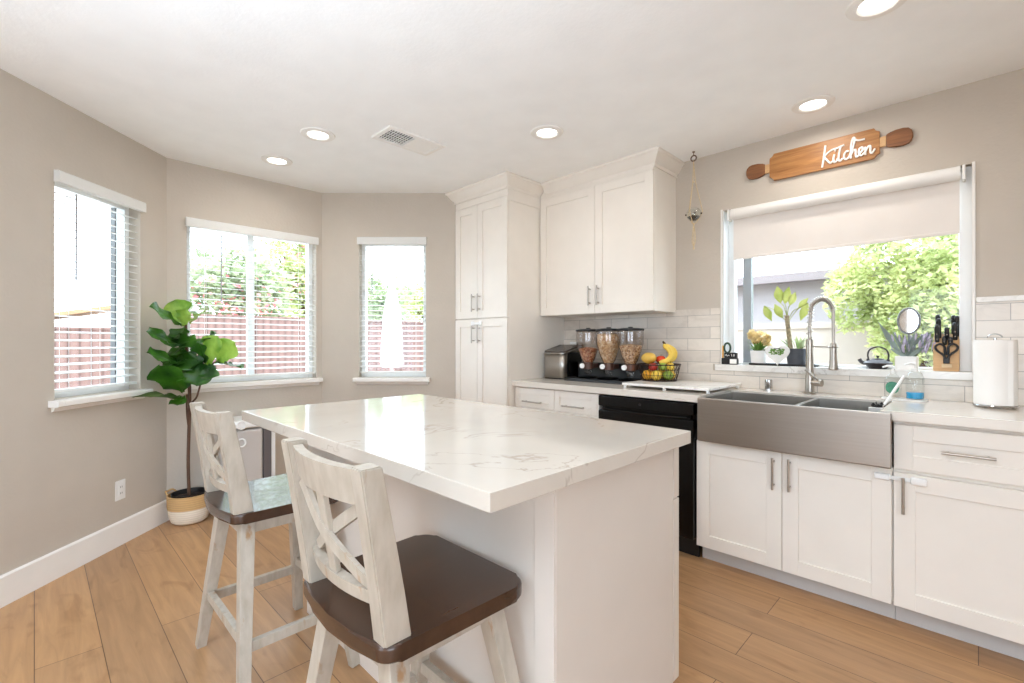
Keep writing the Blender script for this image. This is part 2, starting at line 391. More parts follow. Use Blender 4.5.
mb = MB(); mb.prism([(-3.087, -3.9), (1.9, -3.9), (1.9, D), (PX0, D), (K3.x, K3.y), (K2.x, K2.y), (K1.x, K1.y), (K0.x, K0.y)], -.12, 0); struct(mb, 'floor', oak_floor, 0)
mb = MB(); mb.prism([(-3.35, -4.1), (2.1, -4.1), (2.1, D + WT), (PX0 - .2, D + WT), (K2.x - WT, K2.y + .1), (K1.x - WT, K1.y - .1), (-3.35, -.5)], H, H + .3); struct(mb, 'ceiling', ceil_paint, 0)

def wall(name, p, q, holes=(), z1=H, t=WT, ext=(0, 0)):
    """wall from p to q (inner face), room on the left of p->q seen from above being behind; holes = (x0,x1,z0,z1) along p->q"""
    p = Vector(p); q = Vector(q); L = (q - p).length; rz = math.atan2(q.y - p.y, q.x - p.x)
    mb = MB(); xs = -ext[0]
    for x0, x1, a, b in sorted(holes):
        mb.box((xs, 0, 0), (x0, t, z1)); mb.box((x0, 0, 0), (x1, t, a)); mb.box((x0, 0, b), (x1, t, z1)); xs = x1
    mb.box((xs, 0, 0), (L + ext[1], t, z1))
    o = struct(mb, name, wall_paint, 0); o.location = p; o.rotation_euler = (0, 0, rz); return o

LR = (K1 - K0).length; LF = (K2 - K1).length; LW3 = (K3 - K2).length
W1C = (Vector((-3.545, CL + 3.545, 0)) - K0).length; W1W = .56
W2C = 1.192 - K1.y; W2W = .90
W3c = Vector((-3.487, -3.487 - CW3, 0)); W3C = (W3c - K2).length; W3W = .56
ZB, ZT = .908, 2.063
wall('wall_left', K0, K1, [(W1C - W1W / 2, W1C + W1W / 2, ZB, ZT)], ext=(0, .06))
wall('wall_bay', K1, K2, [(W2C - W2W / 2, W2C + W2W / 2, ZB, ZT)], ext=(.0, .0))
wall('wall_bay_right', K2, K3, [(W3C - W3W / 2, W3C + W3W / 2, ZB, ZT)], ext=(.06, 0))
SX0, SX1, SZ0, SZ1 = -1.19, -.022, 1.06, 2.062
wall('wall_sink', (PX0 - .1, D, 0), (2.05, D, 0), [(SX0 - PX0 + .1, SX1 - PX0 + .1, SZ0 - .041, SZ1)])
wall('wall_pantry', (PX0, K3.y + .04, 0), (PX0, D, 0), t=.1)
wall('wall_near_left', (-3.087, -3.9, 0), (-3.087, K0.y, 0), t=.12)
wall('wall_right', (1.9, D, 0), (1.9, -3.9, 0), [(3.5, 5.9, .02, 2.15)])  # opening is out of view, added and sized to let in daylight
wall('wall_back', (2.05, -3.9, 0), (-3.3, -3.9, 0), [(1.3, 2.9, .02, 2.1)])  # opening behind the camera, likewise added and sized for its daylight

def baseboard(name, p, q, ext=(0, 0)):
    p = Vector(p); q = Vector(q); L = (q - p).length
    mb = MB(); mb.prism([(-.016, 0), (-.0005, 0), (-.0005, .142), (-.010, .142), (-.016, .135)], -ext[0], L + ext[1], 'yz')
    o = struct(mb, name, trim_white, .5); o.location = p; o.rotation_euler = (0, 0, math.atan2(q.y - p.y, q.x - p.x)); return o
baseboard('baseboard_left', K0, K1, (0, -.006)); baseboard('baseboard_bay', K1, K2, (-.006, -.006)); baseboard('baseboard_right', K2, K3, (-.006, -.02))
baseboard('baseboard_near', (-3.087, -3.9, 0), (-3.087, K0.y, 0))

# ------------------------------------------------------------------ windows, sills, blinds
def window(n, loc, rz, wd, mull, sash_grey_bar=None, mw=.024):
    hw = wd / 2; h = ZT - ZB
    mb = MB()
    for a, b in (((-hw, .07, 0), (-hw + .035, .13, h)), ((hw - .035, .07, 0), (hw, .13, h)), ((-hw + .035, .07, 0), (hw - .035, .13, .04)), ((-hw + .035, .07, h - .04), (hw - .035, .13, h))): mb.box(a, b, .003)
    f = struct(mb, 'window_%d' % n, vinyl); f.location = loc; f.rotation_euler = (0, 0, rz)
    mb = MB(); mb.box((-hw + .035, .099, .04), (hw - .035, .102, h - .04)); mb.build('pane', pane_glass, f, 0)
    if mull is not None:
        mb = MB(); mb.box((mull - mw, .085, .04), (mull + mw, .115, h - .04), .003); mb.build('sash_stile', sash_grey_bar or vinyl, f)
    mb = MB(); mb.prism([(-.055, -.03), (-.048, -.034), (.07, -.034), (.07, -.0005), (-.049, -.0005), (-.055, -.006)], -hw + .0005, hw - .0005, 'yz')
    mb.prism([(-.055, -.03), (-.048, -.034), (-.001, -.034), (-.001, 0), (-.049, 0), (-.055, -.006)], -hw - .035, -hw, 'yz')
    mb.prism([(-.055, -.03), (-.048, -.034), (-.001, -.034), (-.001, 0), (-.049, 0), (-.055, -.006)], hw, hw + .035, 'yz')
    mb.prism([(-.001, -.06), (-.001, -.034), (-.022, -.034), (-.012, -.056)], -hw - .02, hw + .02, 'yz')
    mb.build('sill', trim_white, f); return f
def blind(loc, rz, wd, wand_x, wand_len, label, ladders, dz=0):
    t = T('window_blind', label, 'blind', loc, rz, 'slatted blinds in the bay windows')
    h = ZT - ZB; hw = wd / 2 + .007
    mb = MB(); mb.prism([(-.032, h - .056 + dz), (-.002, h - .056 + dz), (-.002, h + .004 + dz), (-.026, h + .004 + dz), (-.032, h - .003 + dz)], -hw, hw, 'yz'); mb.build('valance', slat_white, t)
    mb = MB(); z = h - .085; sw = wd / 2 - .006; k = 0
    while z > .075:
        tl = .004
        mb.prism([(.012, z - tl - .0013), (.060, z + tl - .0013), (.060, z + tl + .0013), (.036, z + .0028), (.012, z - tl + .0013)], -sw, sw, 'yz'); z -= .0425
    mb.build('slats', slat_white, t)
    mb = MB(); mb.box((-sw, .014, .034), (sw, .058, .05), .003); mb.build('bottom_rail', slat_white, t)
    for lx in ladders:
        mb = MB()
        for y in (.011, .061): mb.tube([(lx, y, .045), (lx, y, h - .06)], .0011, 5)
        mb.build('ladder_cord', slat_white, t)
    mb = MB(); mb.tube([(wand_x, -.006, h - .07), (wand_x, -.004, h - .07 - wand_len)], .0042, 8)
    mb.build('tilt_wand', M('grey_wand', (150, 150, 150), .4), t)
    return t
def along(p, q, s): return Vector(p) + (Vector(q) - Vector(p)).normalized() * s + Vector((0, 0, ZB))
R1 = math.radians(135); R2 = PI / 2; R3 = PI / 4
window(1, along(K0, K1, W1C), R1, W1W, .198, M('dark_sash_seal', (120, 122, 124), .5), .006)
window(2, along(K1, K2, W2C), R2, W2W, -.02)
window(3, along(K2, K3, W3C), R3, W3W, None)
blind(along(K0, K1, W1C), R1, W1W, -.165, .46, 'white slatted blind in the left window beside the potted fig tree', (-.19, 0, .19), .013)
blind(along(K1, K2, W2C), R2, W2W, -.24, .50, 'widest white slatted blind, on the bay window behind the fig tree', (-.33, 0, .33))
blind(along(K2, K3, W3C), R3, W3W, -.17, .38, 'white slatted blind in the narrow window nearest the tall pantry cabinet', (-.19, .19), .011)

# sink window
mb = MB()
h0, h1 = SZ0, SZ1
for a, b in (((SX0, D + .09, h0), (SX0 + .04, D + .15, h1)), ((SX1 - .048, D + .09, h0), (SX1, D + .15, h1)), ((SX0 + .04, D + .09, h0), (SX1 - .048, D + .15, h0 + .012)), ((SX0 + .04, D + .09, h1 - .045), (SX1 - .048, D + .15, h1))): mb.box(a, b, .003)
f4 = struct(mb, 'window_4', vinyl)
mb = MB(); mb.box((SX0 + .04, D + .118, h0 + .012), (SX1 - .048, D + .121, h1 - .045)); mb.build('pane', pane_glass, f4, 0)
mb = MB(); mb.box((SX0 + .092, D + .10, h0 + .012), (SX0 + .145, D + .135, h1 - .045), .003); mb.build('sash_stile', sash_grey, f4)
mb = MB(); mb.box((SX1 - .046, D + .036, h0 + .0005), (SX1 - .0005, D + .0895, h1 - .001), .003); mb.build('jamb_liner', vinyl, f4)
mb = MB(); mb.box((SX0 + .0005, D + .002, h0 + .0005), (SX0 + .008, D + .0895, h1 - .001), .002); mb.build('jamb_liner', vinyl, f4)
mb = MB(); mb.box((-1.228, D - .032, 1.020), (SX1 + .012, D - .0005, SZ0), .004); mb.box((SX0 + .001, D - .0005, 1.0195), (SX1 - .001, D + .149, SZ0)); mb.build('sill', marble, f4)
mb = MB()                                                                    # painted casing strip around the opening
mb.box((SX1 - .001, D - .006, SZ0), (SX1 + .012, D - .0005, SZ1 + .006), .002); mb.box((SX0 - .012, D - .006, SZ0), (SX0 + .001, D - .0005, SZ1 + .006), .002)
mb.build('casing', trim_white, f4)

t = T('roller_blind', 'off-white roller blind half drawn over the sink window', 'blind', (-.605, D + .02, 2.0))
mb = MB((-.605, D + .02, 2.0)); mb.cyl((-1.135, D + .004, 2.027), (-.062, D + .004, 2.027), .034, n=28); mb.build('tube', trim_white, t)
mb = MB((-.605, D + .02, 2.0)); mb.box((-1.13, D + .024, 1.752), (-.066, D + .0255, 2.03)); mb.build('fabric', blind_fabric, t)
mb = MB((-.605, D + .02, 2.0)); mb.box((-1.13, D + .018, 1.735), (-.066, D + .031, 1.753), .004); mb.build('hem_bar', blind_fabric, t)
for bx in (-1.152, -.056):
    mb = MB((-.605, D + .02, 2.0)); mb.box((bx, D - .03, 1.985), (bx + .012, D + .03, 2.056), .003); mb.cyl((bx + .006, D + .004, 2.02), (bx + (.02 if bx < -1 else -.008), D + .004, 2.02), .018); mb.build('bracket', plastic_white, t)

# tile backsplash (left of the window, below it, right of it)
org = (-1.42, D, .9125)
def splash(n, a, b):
    mb = MB(org); mb.box(a, b); o = struct(mb, 'trim_%d' % n, tile, 0); o.location = org; return o
splash(1, (PX1 + .0005, D - .009, .9155), (-1.247, D - .0005, 1.428))
splash(2, (-1.247, D - .009, .9155), (SX1 + .0135, D - .0005, 1.0195))
splash(3, (SX1 + .0135, D - .009, .9155), (1.0, D - .0005, 1.392))
splash(5, (-1.247, D - .009, 1.0605), (SX0 - .0135, D - .0005, 1.428))
mb = MB((0, D, 1.4)); mb.box((SX1 + .0135, D - .016, 1.392), (1.0, D - .0005, 1.418), .005); o = struct(mb, 'trim_4', marble); o.location = (0, D, 1.4)

# ------------------------------------------------------------------ outside
mb = MB(); mb.box((-26, -14, -.22), (16, 22, -.13)); struct(mb, 'patio_ground', concrete, 0)
def fence(x, y0, y1, z, label, posts):
    t = T('garden_fence', label, 'fence', (x, (y0 + y1) / 2, -.13), 0)
    o = Vector((x, (y0 + y1) / 2, -.13)); mb = MB(o); mb.box((x - .02, y0, -.13), (x, y1, z)); mb.build('boards', fence_wood, t, 0)
    mb = MB(o); mb.box((x - .04, y0, z), (x + .03, y1, z + .04), .005); mb.build('cap_rail', fence_wood, t)
    n = posts
    for k in range(n + 1):
        y = y0 + .05 + (y1 - y0 - .1) * k / n
        mb = MB(o); mb.box((x + .001, y - .045, -.13), (x + .09, y + .045, z - .002), .004); mb.build('post', fence_wood, t)
    return t
fence(-11, 1.35, 12.5, 1.72, 'reddish board fence seen through the two windows right of the fig tree', 6)
fence(-10.9, -3.5, 1.3, 1.42, 'reddish board fence seen through the left window', 3)
t = T('garden_shed', 'shed with a pale peach sloping roof behind the fence in the left window', 'shed', (-13.5, .3, -.13))
so_ = (-13.5, .3, -.13)
mb = MB(so_); mb.box((-14.6, -1.2, -.13), (-12.6, 1.35, 1.4)); mb.build('wall', tan_roof, t, 0)
mb = MB(so_); mb.prism([(-1.7, 1.25), (1.6, 1.98), (1.6, 2.06), (-1.7, 1.33)], -14.8, -12.4, 'yz'); mb.build('roof', tan_roof, t, 0)

def crown_leaves(mb, c, r, n, size, seed, squash=1):
    rnd = random.Random(seed); c = Vector(c)
    blobs = [(Vector((rnd.gauss(0, .42), rnd.gauss(0, .42), rnd.gauss(0, .36) * squash)), rnd.uniform(.35, .6)) for _ in range(16)]
    for i in range(n):
        b, br = blobs[i % 16]
        d = Vector((rnd.gauss(0, 1), rnd.gauss(0, 1), rnd.gauss(0, 1))).normalized() * br * rnd.uniform(.75, 1.02)
        p = c + Vector(((b.x + d.x) * r[0], (b.y + d.y) * r[1], (b.z + d.z) * r[2]))
        a = Vector((rnd.gauss(0, 1), rnd.gauss(0, 1), rnd.gauss(0, .6))).normalized(); e = a.cross(Vector((rnd.gauss(0, 1), rnd.gauss(0, 1), rnd.gauss(0, 1)))).normalized()
        s = size * rnd.uniform(.6, 1.3); nn = a.cross(e)
        vs = [mb.bm.verts.new(q) for q in (p, p + a * s * .5 + e * s * .28 + nn * s * .08, p + a * s, p + a * s * .5 - e * s * .28 + nn * s * .08)]
        mb.bm.faces.new(vs)
def tree(name, loc, c, r, n, size, mat, label, cat, seed, blooms=0):
    t = T(name, label, cat, loc)
    mb = MB(loc); c = Vector(c)
    mb.tube(crom([loc, (loc[0] + .05, loc[1] - .04, loc[2] + (c.z - loc[2]) * .5), c]), .08, 8, radii=None)
    for k in range(0 if cat == 'shrub' else 6):
        a = k * PI / 3; mb.tube([c - Vector((0, 0, r[2] * .5)), c + Vector((math.cos(a) * r[0] * .6, math.sin(a) * r[1] * .6, r[2] * .3))], .03, 6)
    mb.build('trunk', bark, t)
    mb = MB(loc); crown_leaves(mb, c, r, n, size, seed); mb.build('foliage', mat, t, 0, fix=False)
    if blooms:
        mb = MB(loc); crown_leaves(mb, c + Vector((.3, 0, -.3)), [x * 1.02 for x in r], blooms, size * .8, seed + 5); mb.build('blossoms', blossom, t, 0, fix=False)
tree('garden_tree', (-12.6, 3.4, -.13), (-12.6, 3.4, 2.45), (.7, 1.15, .95), 4200, .17, ext_leaf_dark, 'leafy tree with pink blossom above the fence, left half of the wide bay window', 'tree', 3, 260)
tree('garden_tree', (-15.2, 6.0, -.13), (-15.2, 6.0, 3.3), (.7, 1.3, 1.6), 5200, .17, ext_leaf, 'taller leafy tree above the fence in the right half of the wide bay window', 'tree', 4, 160)
tree('garden_tree', (-13.6, 7.7, -.13), (-13.6, 7.7, 2.3), (.8, .95, .8), 2600, .16, ext_leaf_dark, 'leafy tree above the fence left of the closed patio umbrella', 'tree', 5)
tree('garden_tree', (-14.6, 10.2, -.13), (-14.6, 10.2, 2.5), (.9, 1.3, 1.0), 2800, .16, ext_leaf, 'pale leafy tree above the fence right of the closed patio umbrella', 'tree', 6)
tree('garden_shrub', (-.36, 5.9, -.13), (-.36, 5.9, 1.66), (.56, .6, .92), 19000, .062, ext_leaf, 'large yellow-green shrub filling the right of the sink window', 'shrub', 8)

uo = (-8, 4.82, -.13)
t = T('patio_umbrella', 'closed white patio umbrella standing outside the narrow bay window', 'umbrella', uo)
mb = MB(uo); mb.cyl((-8, 4.82, -.06), (-8, 4.82, 2.38), .022); mb.build('pole', plastic_white, t)
mb = MB(uo); mb.lathe([(.26, -.13), (.26, -.08), (.06, -.05), (.03, .1)], (-8, 4.82, 0)); mb.build('base', concrete, t)
mb = MB(uo); n = 48; rows = []
for z, r in ((.72, .165), (.8, .18), (1.2, .165), (1.7, .14), (2.1, .085), (2.3, .03)):
    rows.append([(-8 + r * (1 + .22 * math.cos(8 * a)) * math.cos(a), 4.82 + r * (1 + .22 * math.cos(8 * a)) * math.sin(a), z) for a in (2 * PI * k / n for k in range(n + 1))])
mb.grid(rows); mb.build('canopy', umb_fab, t, 1.2, .006)

ho = (-2.2, 8.2, -.13)
t = T('neighbor_house', 'pale grey house with a brown eave beyond the sink window', 'house', ho)
mb = MB(ho); mb.box((-7.5, 7.3, -.13), (3.5, 9.5, 2.02)); mb.build('wall', stucco, t, 0)
mb = MB(ho); mb.box((-7.8, 6.98, 2.0), (3.8, 7.02, 2.11)); mb.build('fascia', fascia, t, 0)
mb = MB(ho); mb.prism([(7.02, 2.02), (9.8, 2.02), (9.8, 2.16), (7.02, 2.10)], -7.8, 3.8, 'yz'); mb.build('eave', stucco, t, 0)
mb = MB((-2, 6.3, -.13)); mb.box((-6, 6.3, -.13), (3, 6.38, 1.36)); mb.box((-6, 6.27, 1.36), (3, 6.41, 1.42), .005)
one(mb, 'garden_wall', cream_wall, 'low cream garden wall in front of the grey house', 'wall')
# ------------------------------------------------------------------ cabinets
def shaker(mb, x0, x1, z0, z1, y, t=.02, rail=.06, ins=.009, sgn=1):
    """door whose front face is at y, facing -y (sgn=1) or +y (sgn=-1)"""
    b = y + t * sgn; pf = y + ins * sgn
    for a, c in (((x0, y, z0), (x0 + rail, b, z1)), ((x1 - rail, y, z0), (x1, b, z1)), ((x0 + rail, y, z0), (x1 - rail, b, z0 + rail)), ((x0 + rail, y, z1 - rail), (x1 - rail, b, z1))): mb.box(a, c, .0012, 1)
    mb.box((x0 + rail - .001, pf, z0 + rail - .001), (x1 - rail + .001, b - .001 * sgn, z1 - rail + .001))
    return mb
def pull(o, off, p, q, y, parent, sgn=1, label='brushed nickel bar pull'):
    """bar pull from p to q (x,z), standing off the face at y"""
    mb = MB(off); yy = y - .03 * sgn; p = Vector((p[0], yy, p[1])); q = Vector((q[0], yy, q[1])); d = (q - p).normalized()
    mb.cyl(p, q, .0055, n=12)
    for e in (p + d * .02, q - d * .02): mb.cyl(e, e + Vector((0, .0295 * sgn, 0)), .0045, n=10)
    h = mb.build('handle', nickel, parent); h['label'] = label; return h
def door(t, off, x0, x1, z0, z1, y, hp=None, hq=None, name='door', rail=.06):
    mb = MB(off); shaker(mb, x0, x1, z0, z1, y, rail=rail); d = mb.build(name, cab_white, t, .5)
    if hp: pull(d, off, hp, hq, y, d)
    return d

CY = D - .61                    # base cabinet door faces
G = .0015
def sweep_crown(mb, path, prof):
    """path: list of (x, y, (mx, my)) with mitre offset direction; prof: (out, z)"""
    mb.grid([[(x + m[0] * o, y + m[1] * o, z) for o, z in prof] for x, y, m in path])
    a = path[0]; b = path[-1]
    for x, y, m in (a, b):
        vs = [mb.bm.verts.new((x + m[0] * o, y + m[1] * o, z)) for o, z in prof] + [mb.bm.verts.new((x, y, prof[-1][1]))]
        mb.bm.faces.new(vs)
CR = [(0, 2.352), (.010, 2.352), (.012, 2.372), (.020, 2.378), (.034, 2.396), (.054, 2.428), (.064, 2.434), (.064, H - .001)]

# tall pantry
off = (-2.81, 2.8, 0)
t = T('pantry_cabinet', 'tall white two-tier pantry cabinet left of the wall cabinet', 'cabinet', off)
mb = MB(off); mb.box((PX0 + .001, PY + .021, .105), (PX1, D - .001, 2.352)); mb.box((PX0 + .01, PY + .002, 2.352), (PX1, D - .001, H - .001)); mb.build('body', cab_white, t, 0)
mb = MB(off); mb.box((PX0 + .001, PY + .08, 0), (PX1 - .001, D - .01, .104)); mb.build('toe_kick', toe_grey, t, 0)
mb = MB(off); mb.box((PX1 + .0002, PY + .004, 2.268), (PX1 + .006, D - .325, 2.3515)); mb.build('side_frieze', cab_white, t)
mb = MB(off); mb.box((PX0 + .001, PY + .002, 2.3), (PX1, PY + .022, 2.352), .001); mb.build('frieze', cab_white, t)
mb = MB(off); sweep_crown(mb, [(PX0 + .006, PY + .03, (-1, 0)), (PX0 + .006, PY + .002, (-1, -1)), (PX1, PY + .002, (1, -1)), (PX1, D - .302 - .016, (1, 0))], CR); mb.build('crown', cab_white, t, .35)
xm = -2.853 + .045
xm = (PX0 + PX1) / 2 - .03
door(t, off, PX0 + .002, xm - G, 1.393, 2.297, PY, (xm - .035, 1.445), (xm - .035, 1.585))
door(t, off, xm + G, PX1 - .003, 1.393, 2.297, PY, (xm + .035, 1.445), (xm + .035, 1.585))
door(t, off, PX0 + .002, xm - G, .11, 1.385, PY, (xm - .035, 1.195), (xm - .035, 1.335))
door(t, off, xm + G, PX1 - .003, .11, 1.385, PY, (xm + .035, 1.195), (xm + .035, 1.335))
mb = MB((xm, PY - .03, 1.35)); mb.box((xm - .062, PY - .014, 1.335), (xm - .03, PY - .0005, 1.368), .004); mb.box((xm + .03, PY - .014, 1.335), (xm + .062, PY - .0005, 1.368), .004); mb.box((xm - .032, PY - .012, 1.342), (xm + .032, PY - .007, 1.36), .002)
one(mb, 'child_latch', plastic_white, 'small white child latch across the lower pantry doors', 'latch', 'white child latches')

# wall cabinet
UY = D - .302; UX0, UX1 = PX1 + .0065, -1.509
off = (-2.0, 3.0, 1.41)
t = T('wall_cabinet', 'white two-door wall cabinet above the cereal dispensers', 'cabinet', off)
mb = MB(off); mb.box((UX0, UY, 1.41), (UX1, D - .001, 2.352)); mb.box((UX0, UY - .012, 2.352), (UX1, D - .001, H - .001)); mb.build('body', cab_white, t, 0)
mb = MB(off); mb.box((UX0, UY - .018, 2.334), (UX1, UY - .0005, 2.358), .001); mb.build('frieze', cab_white, t)
mb = MB(off); sweep_crown(mb, [(PX1 + .0655, UY - .012, (0, -1)), (UX1, UY - .012, (1, -1)), (UX1, D - .001, (1, 0))], CR); mb.build('crown', cab_white, t, .35)
um = -1.968
door(t, off, UX0 + .004, um - G, 1.412, 2.332, UY - .0205, (um - .04, 1.468), (um - .04, 1.608))
door(t, off, um + G, UX1 - .003, 1.412, 2.332, UY - .0205, (um + .035, 1.468), (um + .035, 1.608))

def base_body(t, off, x0, x1, z1=.873):
    mb = MB(off); mb.box((x0, CY + .021, .098), (x1, D - .012, z1)); mb.build('body', cab_white, t, 0)
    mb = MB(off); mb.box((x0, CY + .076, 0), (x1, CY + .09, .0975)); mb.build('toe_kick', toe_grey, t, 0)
# drawer base
off = (-2.11, 2.85, 0)
t = T('drawer_cabinet', 'white base cabinet with two small drawers left of the black dishwasher', 'cabinet', off)
base_body(t, off, PX1 + .001, -1.737)
DX = -2.108
for x0, x1 in ((PX1 + .01, DX - G), (DX + G, -1.75)):
    mb = MB(off); shaker(mb, x0, x1, .725, .868, CY, rail=.045); d = mb.build('drawer', cab_white, t, .5); c = (x0 + x1) / 2; pull(d, off, (c - .09, .77), (c + .09, .77), CY, d)
    door(t, off, x0, x1, .098, .722, CY)
mb = MB(off); mb.box((-1.748, CY - .0, .098), (-1.7375, CY + .0205, .872), .001); mb.build('filler', cab_white, t)

# dishwasher
off = (-1.415, 2.85, 0)
t = T('dishwasher', 'black built-in dishwasher between the drawer cabinet and the sink', 'dishwasher', off)
mb = MB(off); mb.box((-1.72, CY + .03, .11), (-1.112, D - .02, .865)); mb.build('body', black_plastic, t, 0)
mb = MB(off); mb.box((-1.726, CY - .026, .12), (-1.106, CY + .028, .775), .008); mb.build('door', black_gloss, t)
mb = MB(off); mb.box((-1.726, CY - .026, .80), (-1.106, CY + .028, .866), .008); mb.build('control_panel', black_gloss, t)
mb = MB(off); mb.box((-1.70, CY - .012, .776), (-1.13, CY + .02, .80)); mb.tube(crom([(-1.69, CY - .026, .788), (-1.6, CY - .034, .783), (-1.415, CY - .036, .781), (-1.23, CY - .034, .783), (-1.14, CY - .026, .788)]), .007, 8); mb.build('handle', black_gloss, t)
mb = MB(off); mb.cyl((-1.43, CY - .0265, .832), (-1.43, CY - .0285, .832), .007); mb.build('badge', M('dark_badge', (70, 70, 72), .3, .6), t)
mb = MB(off); mb.box((-1.72, CY + .06, 0), (-1.112, CY + .075, .108)); mb.build('kick_plate', black_plastic, t, 0)

# sink cabinet
off = (-.66, 2.85, 0)
t = T('sink_cabinet', 'white two-door base cabinet under the steel farmhouse sink', 'cabinet', off)
base_body(t, off, -1.098, -.258, .67)
sm = -.6795
door(t, off, -1.1, sm - G, .092, .668, CY, (sm - .035, .485), (sm - .035, .64), rail=.068)
door(t, off, sm + G, -.262, .092, .668, CY, (sm + .035, .49), (sm + .035, .645), rail=.068)
# right cabinet
off = (.05, 2.85, 0)
t = T('corner_base_cabinet', 'white base cabinet with one wide drawer right of the sink', 'cabinet', off)
base_body(t, off, -.2565, .40)
mb = MB(off); shaker(mb, -.255, .398, .672, .858, CY, rail=.062); d = mb.build('drawer', cab_white, t, .5); pull(d, off, (-.105, .765), (.048, .765), CY, d)
door(t, off, -.255, .398, .092, .655, CY, (-.222, .492), (-.222, .642), rail=.07)
mb = MB((-.24, CY, .632)); mb.box((-.32, CY - .016, .619), (-.266, CY - .0005, .645), .005); mb.box((-.2, CY - .018, .617), (-.148, CY - .0005, .647), .006); mb.box((-.268, CY - .008, .624), (-.198, CY - .0045, .64), .001)
one(mb, 'child_latch', plastic_white, 'white strap child latch joining the sink door to the right-hand door', 'latch', 'white child latches')

# worktop along the wall, cut out for the sink
TY = D - .635; SL, SR, SBK = -1.072, -.300, 2.955
mb = MB((-1.2, 2.85, .875)); mb.box((PX1 + .001, TY, .875), (SL, D - .0095, .915), .002); mb.box((SR + .001, TY, .875), (.42, D - .0095, .915), .002); mb.box((SL - .001, SBK, .8755), (SR + .002, D - .0095, .9148))
one(mb, 'kitchen_worktop', quartz_plain, 'pale quartz worktop running along the wall around the steel sink', 'worktop')

# farmhouse sink
off = (-.66, 2.72, .675); FX0, FX1, FY = -1.076, -.2575, D - .66
t = T('farmhouse_sink', 'brushed steel double-bowl apron-front sink under the window', 'sink', off)
mb = MB(off); mb.box((FX0, FY, .675), (FX1, FY + .024, .9065), .006, 3); mb.build('apron', steel_h, t)
def bowl(x0, x1):
    mb = MB(off); y0, y1 = FY + .0245, SBK - .004; zb = .70; zt = .904; w_ = .004
    mb.box((x0, y0, zb), (x1, y1, zb + .004)); mb.box((x0, y0, zb), (x0 + w_, y1, zt)); mb.box((x1 - w_, y0, zb), (x1, y1, zt)); mb.box((x0 + w_, y0, zb), (x1 - w_, y0 + w_, zt)); mb.box((x0 + w_, y1 - w_, zb), (x1 - w_, y1, zt))
    b = mb.build('bowl', steel, t, 0)
    mb = MB(off); cx = (x0 + x1) / 2; cy = (y0 + y1) / 2; mb.lathe([(.03, .7045), (.052, .7045), (.056, .709), (.05, .710), (.03, .7065)], (cx, cy, 0)); mb.build('drain', chrome, b)
bowl(-1.055, -.622); bowl(-.608, -.303)
mb = MB(off); mb.box((-.622, FY + .0245, .70), (-.608, SBK - .004, .9045), .003); mb.build('divider', steel, t)

# ------------------------------------------------------------------ island
IX0, IX1, IY0, IY1 = -2.206, -.665, .613, 1.502
off = (-1.42, 1.17, 0); BX0, BX1, BY0, BY1 = -2.13, -.70, .854, 1.447
t = T('kitchen_island', 'white island base cabinet under the thick quartz slab', 'island', off)
mb = MB(off); mb.box((BX0 + .02, BY0 + .012, .1), (BX1 - .02, BY1, .874)); mb.box((BX0 + .02, BY0 + .012, 0), (BX1 - .02, BY1 - .075, .0995)); mb.build('body', island_white, t, 0)
mb = MB(off); mb.box((BX0 + .018, BY0, 0), (BX1 - .019, BY0 + .0115, .874), .001); mb.build('back_panel', island_white, t)
for x0, x1 in ((BX0, BX0 + .0185), (BX1 - .0185, BX1)):
    mb = MB(off); mb.prism([(BY0, 0), (BY1 - .06, 0), (BY1 - .06, .1), (BY1, .1), (BY1, .874), (BY0, .874)], x0, x1, 'yz', .001, 1); mb.build('end_panel', island_white, t, .5)
mb = MB(off); mb.box((BX1 - .062, BY0 - .007, 0), (BX1 - .0005, BY0 - .0005, .874), .0015); mb.build('corner_trim', island_white, t)
n = 3; wdt = (BX1 - BX0 - .006) / n
for k in range(n):
    x0 = BX0 + .003 + k * wdt; x1 = x0 + wdt - .003; yf = BY1 + .044; x1 = BX1 - .001 if k == n - 1 else x1
    mb = MB(off); shaker(mb, x0, x1, .698, .868, yf, .038, .045, sgn=-1); d = mb.build('drawer', island_white, t, .5); c = (x0 + x1) / 2; pull(d, off, (c - .08, .795), (c + .08, .795), yf, d, -1)
    mb = MB(off); shaker(mb, x0, x1, .105, .693, yf, .038, sgn=-1); d = mb.build('door', island_white, t, .5); pull(d, off, (x0 + .04, .53), (x0 + .04, .67), yf, d, -1)
mb = MB((-1.435, 1.057, .875)); mb.box((IX0, IY0, .875), (IX1, IY1, .9155), .003)
one(mb, 'island_slab', quartz, 'thick veined white quartz slab on the island, reflecting the windows', 'worktop')

# ------------------------------------------------------------------ ceiling fixtures
def can(x, y, label, power=1.0, first=[None]):
    if first[0] is None:
        t = T('recessed_light', label, 'ceiling light', (x, y, H), 0, 'round recessed ceiling lights')
        mb = MB(); mb.lathe([(.058, -.004), (.064, -.010), (.094, -.007), (.098, -.0005), (.058, -.0005)], (0, 0, 0), 40, False); mb.build('trim_ring', trim_white, t)
        mb = MB(); mb.lathe([(0, -.004), (.058, -.004), (.058, -.0005), (0, -.0005)], (0, 0, 0), 40, False); mb.build('lens', lamp_lens, t)
        first[0] = t
    else: t = dup(first[0], (x, y, H), 0, label, 'round recessed ceiling lights')
    l = bpy.data.lights.new('recessed_lamp', 'AREA'); l.shape = 'DISK'; l.size = .12; l.energy = LAMP_W * power; l.color = WARM; l.spread = math.radians(170)
    o = bpy.data.objects.new('recessed_lamp', l); C.objects.link(o); o.parent = t; o.location = (0, 0, -.014)
can(-3.416, 1.167, 'recessed ceiling light farthest left, nearest the bay windows', 3.0)
can(-2.814, 1.194, 'recessed ceiling light just left of the air vent', 2.0)
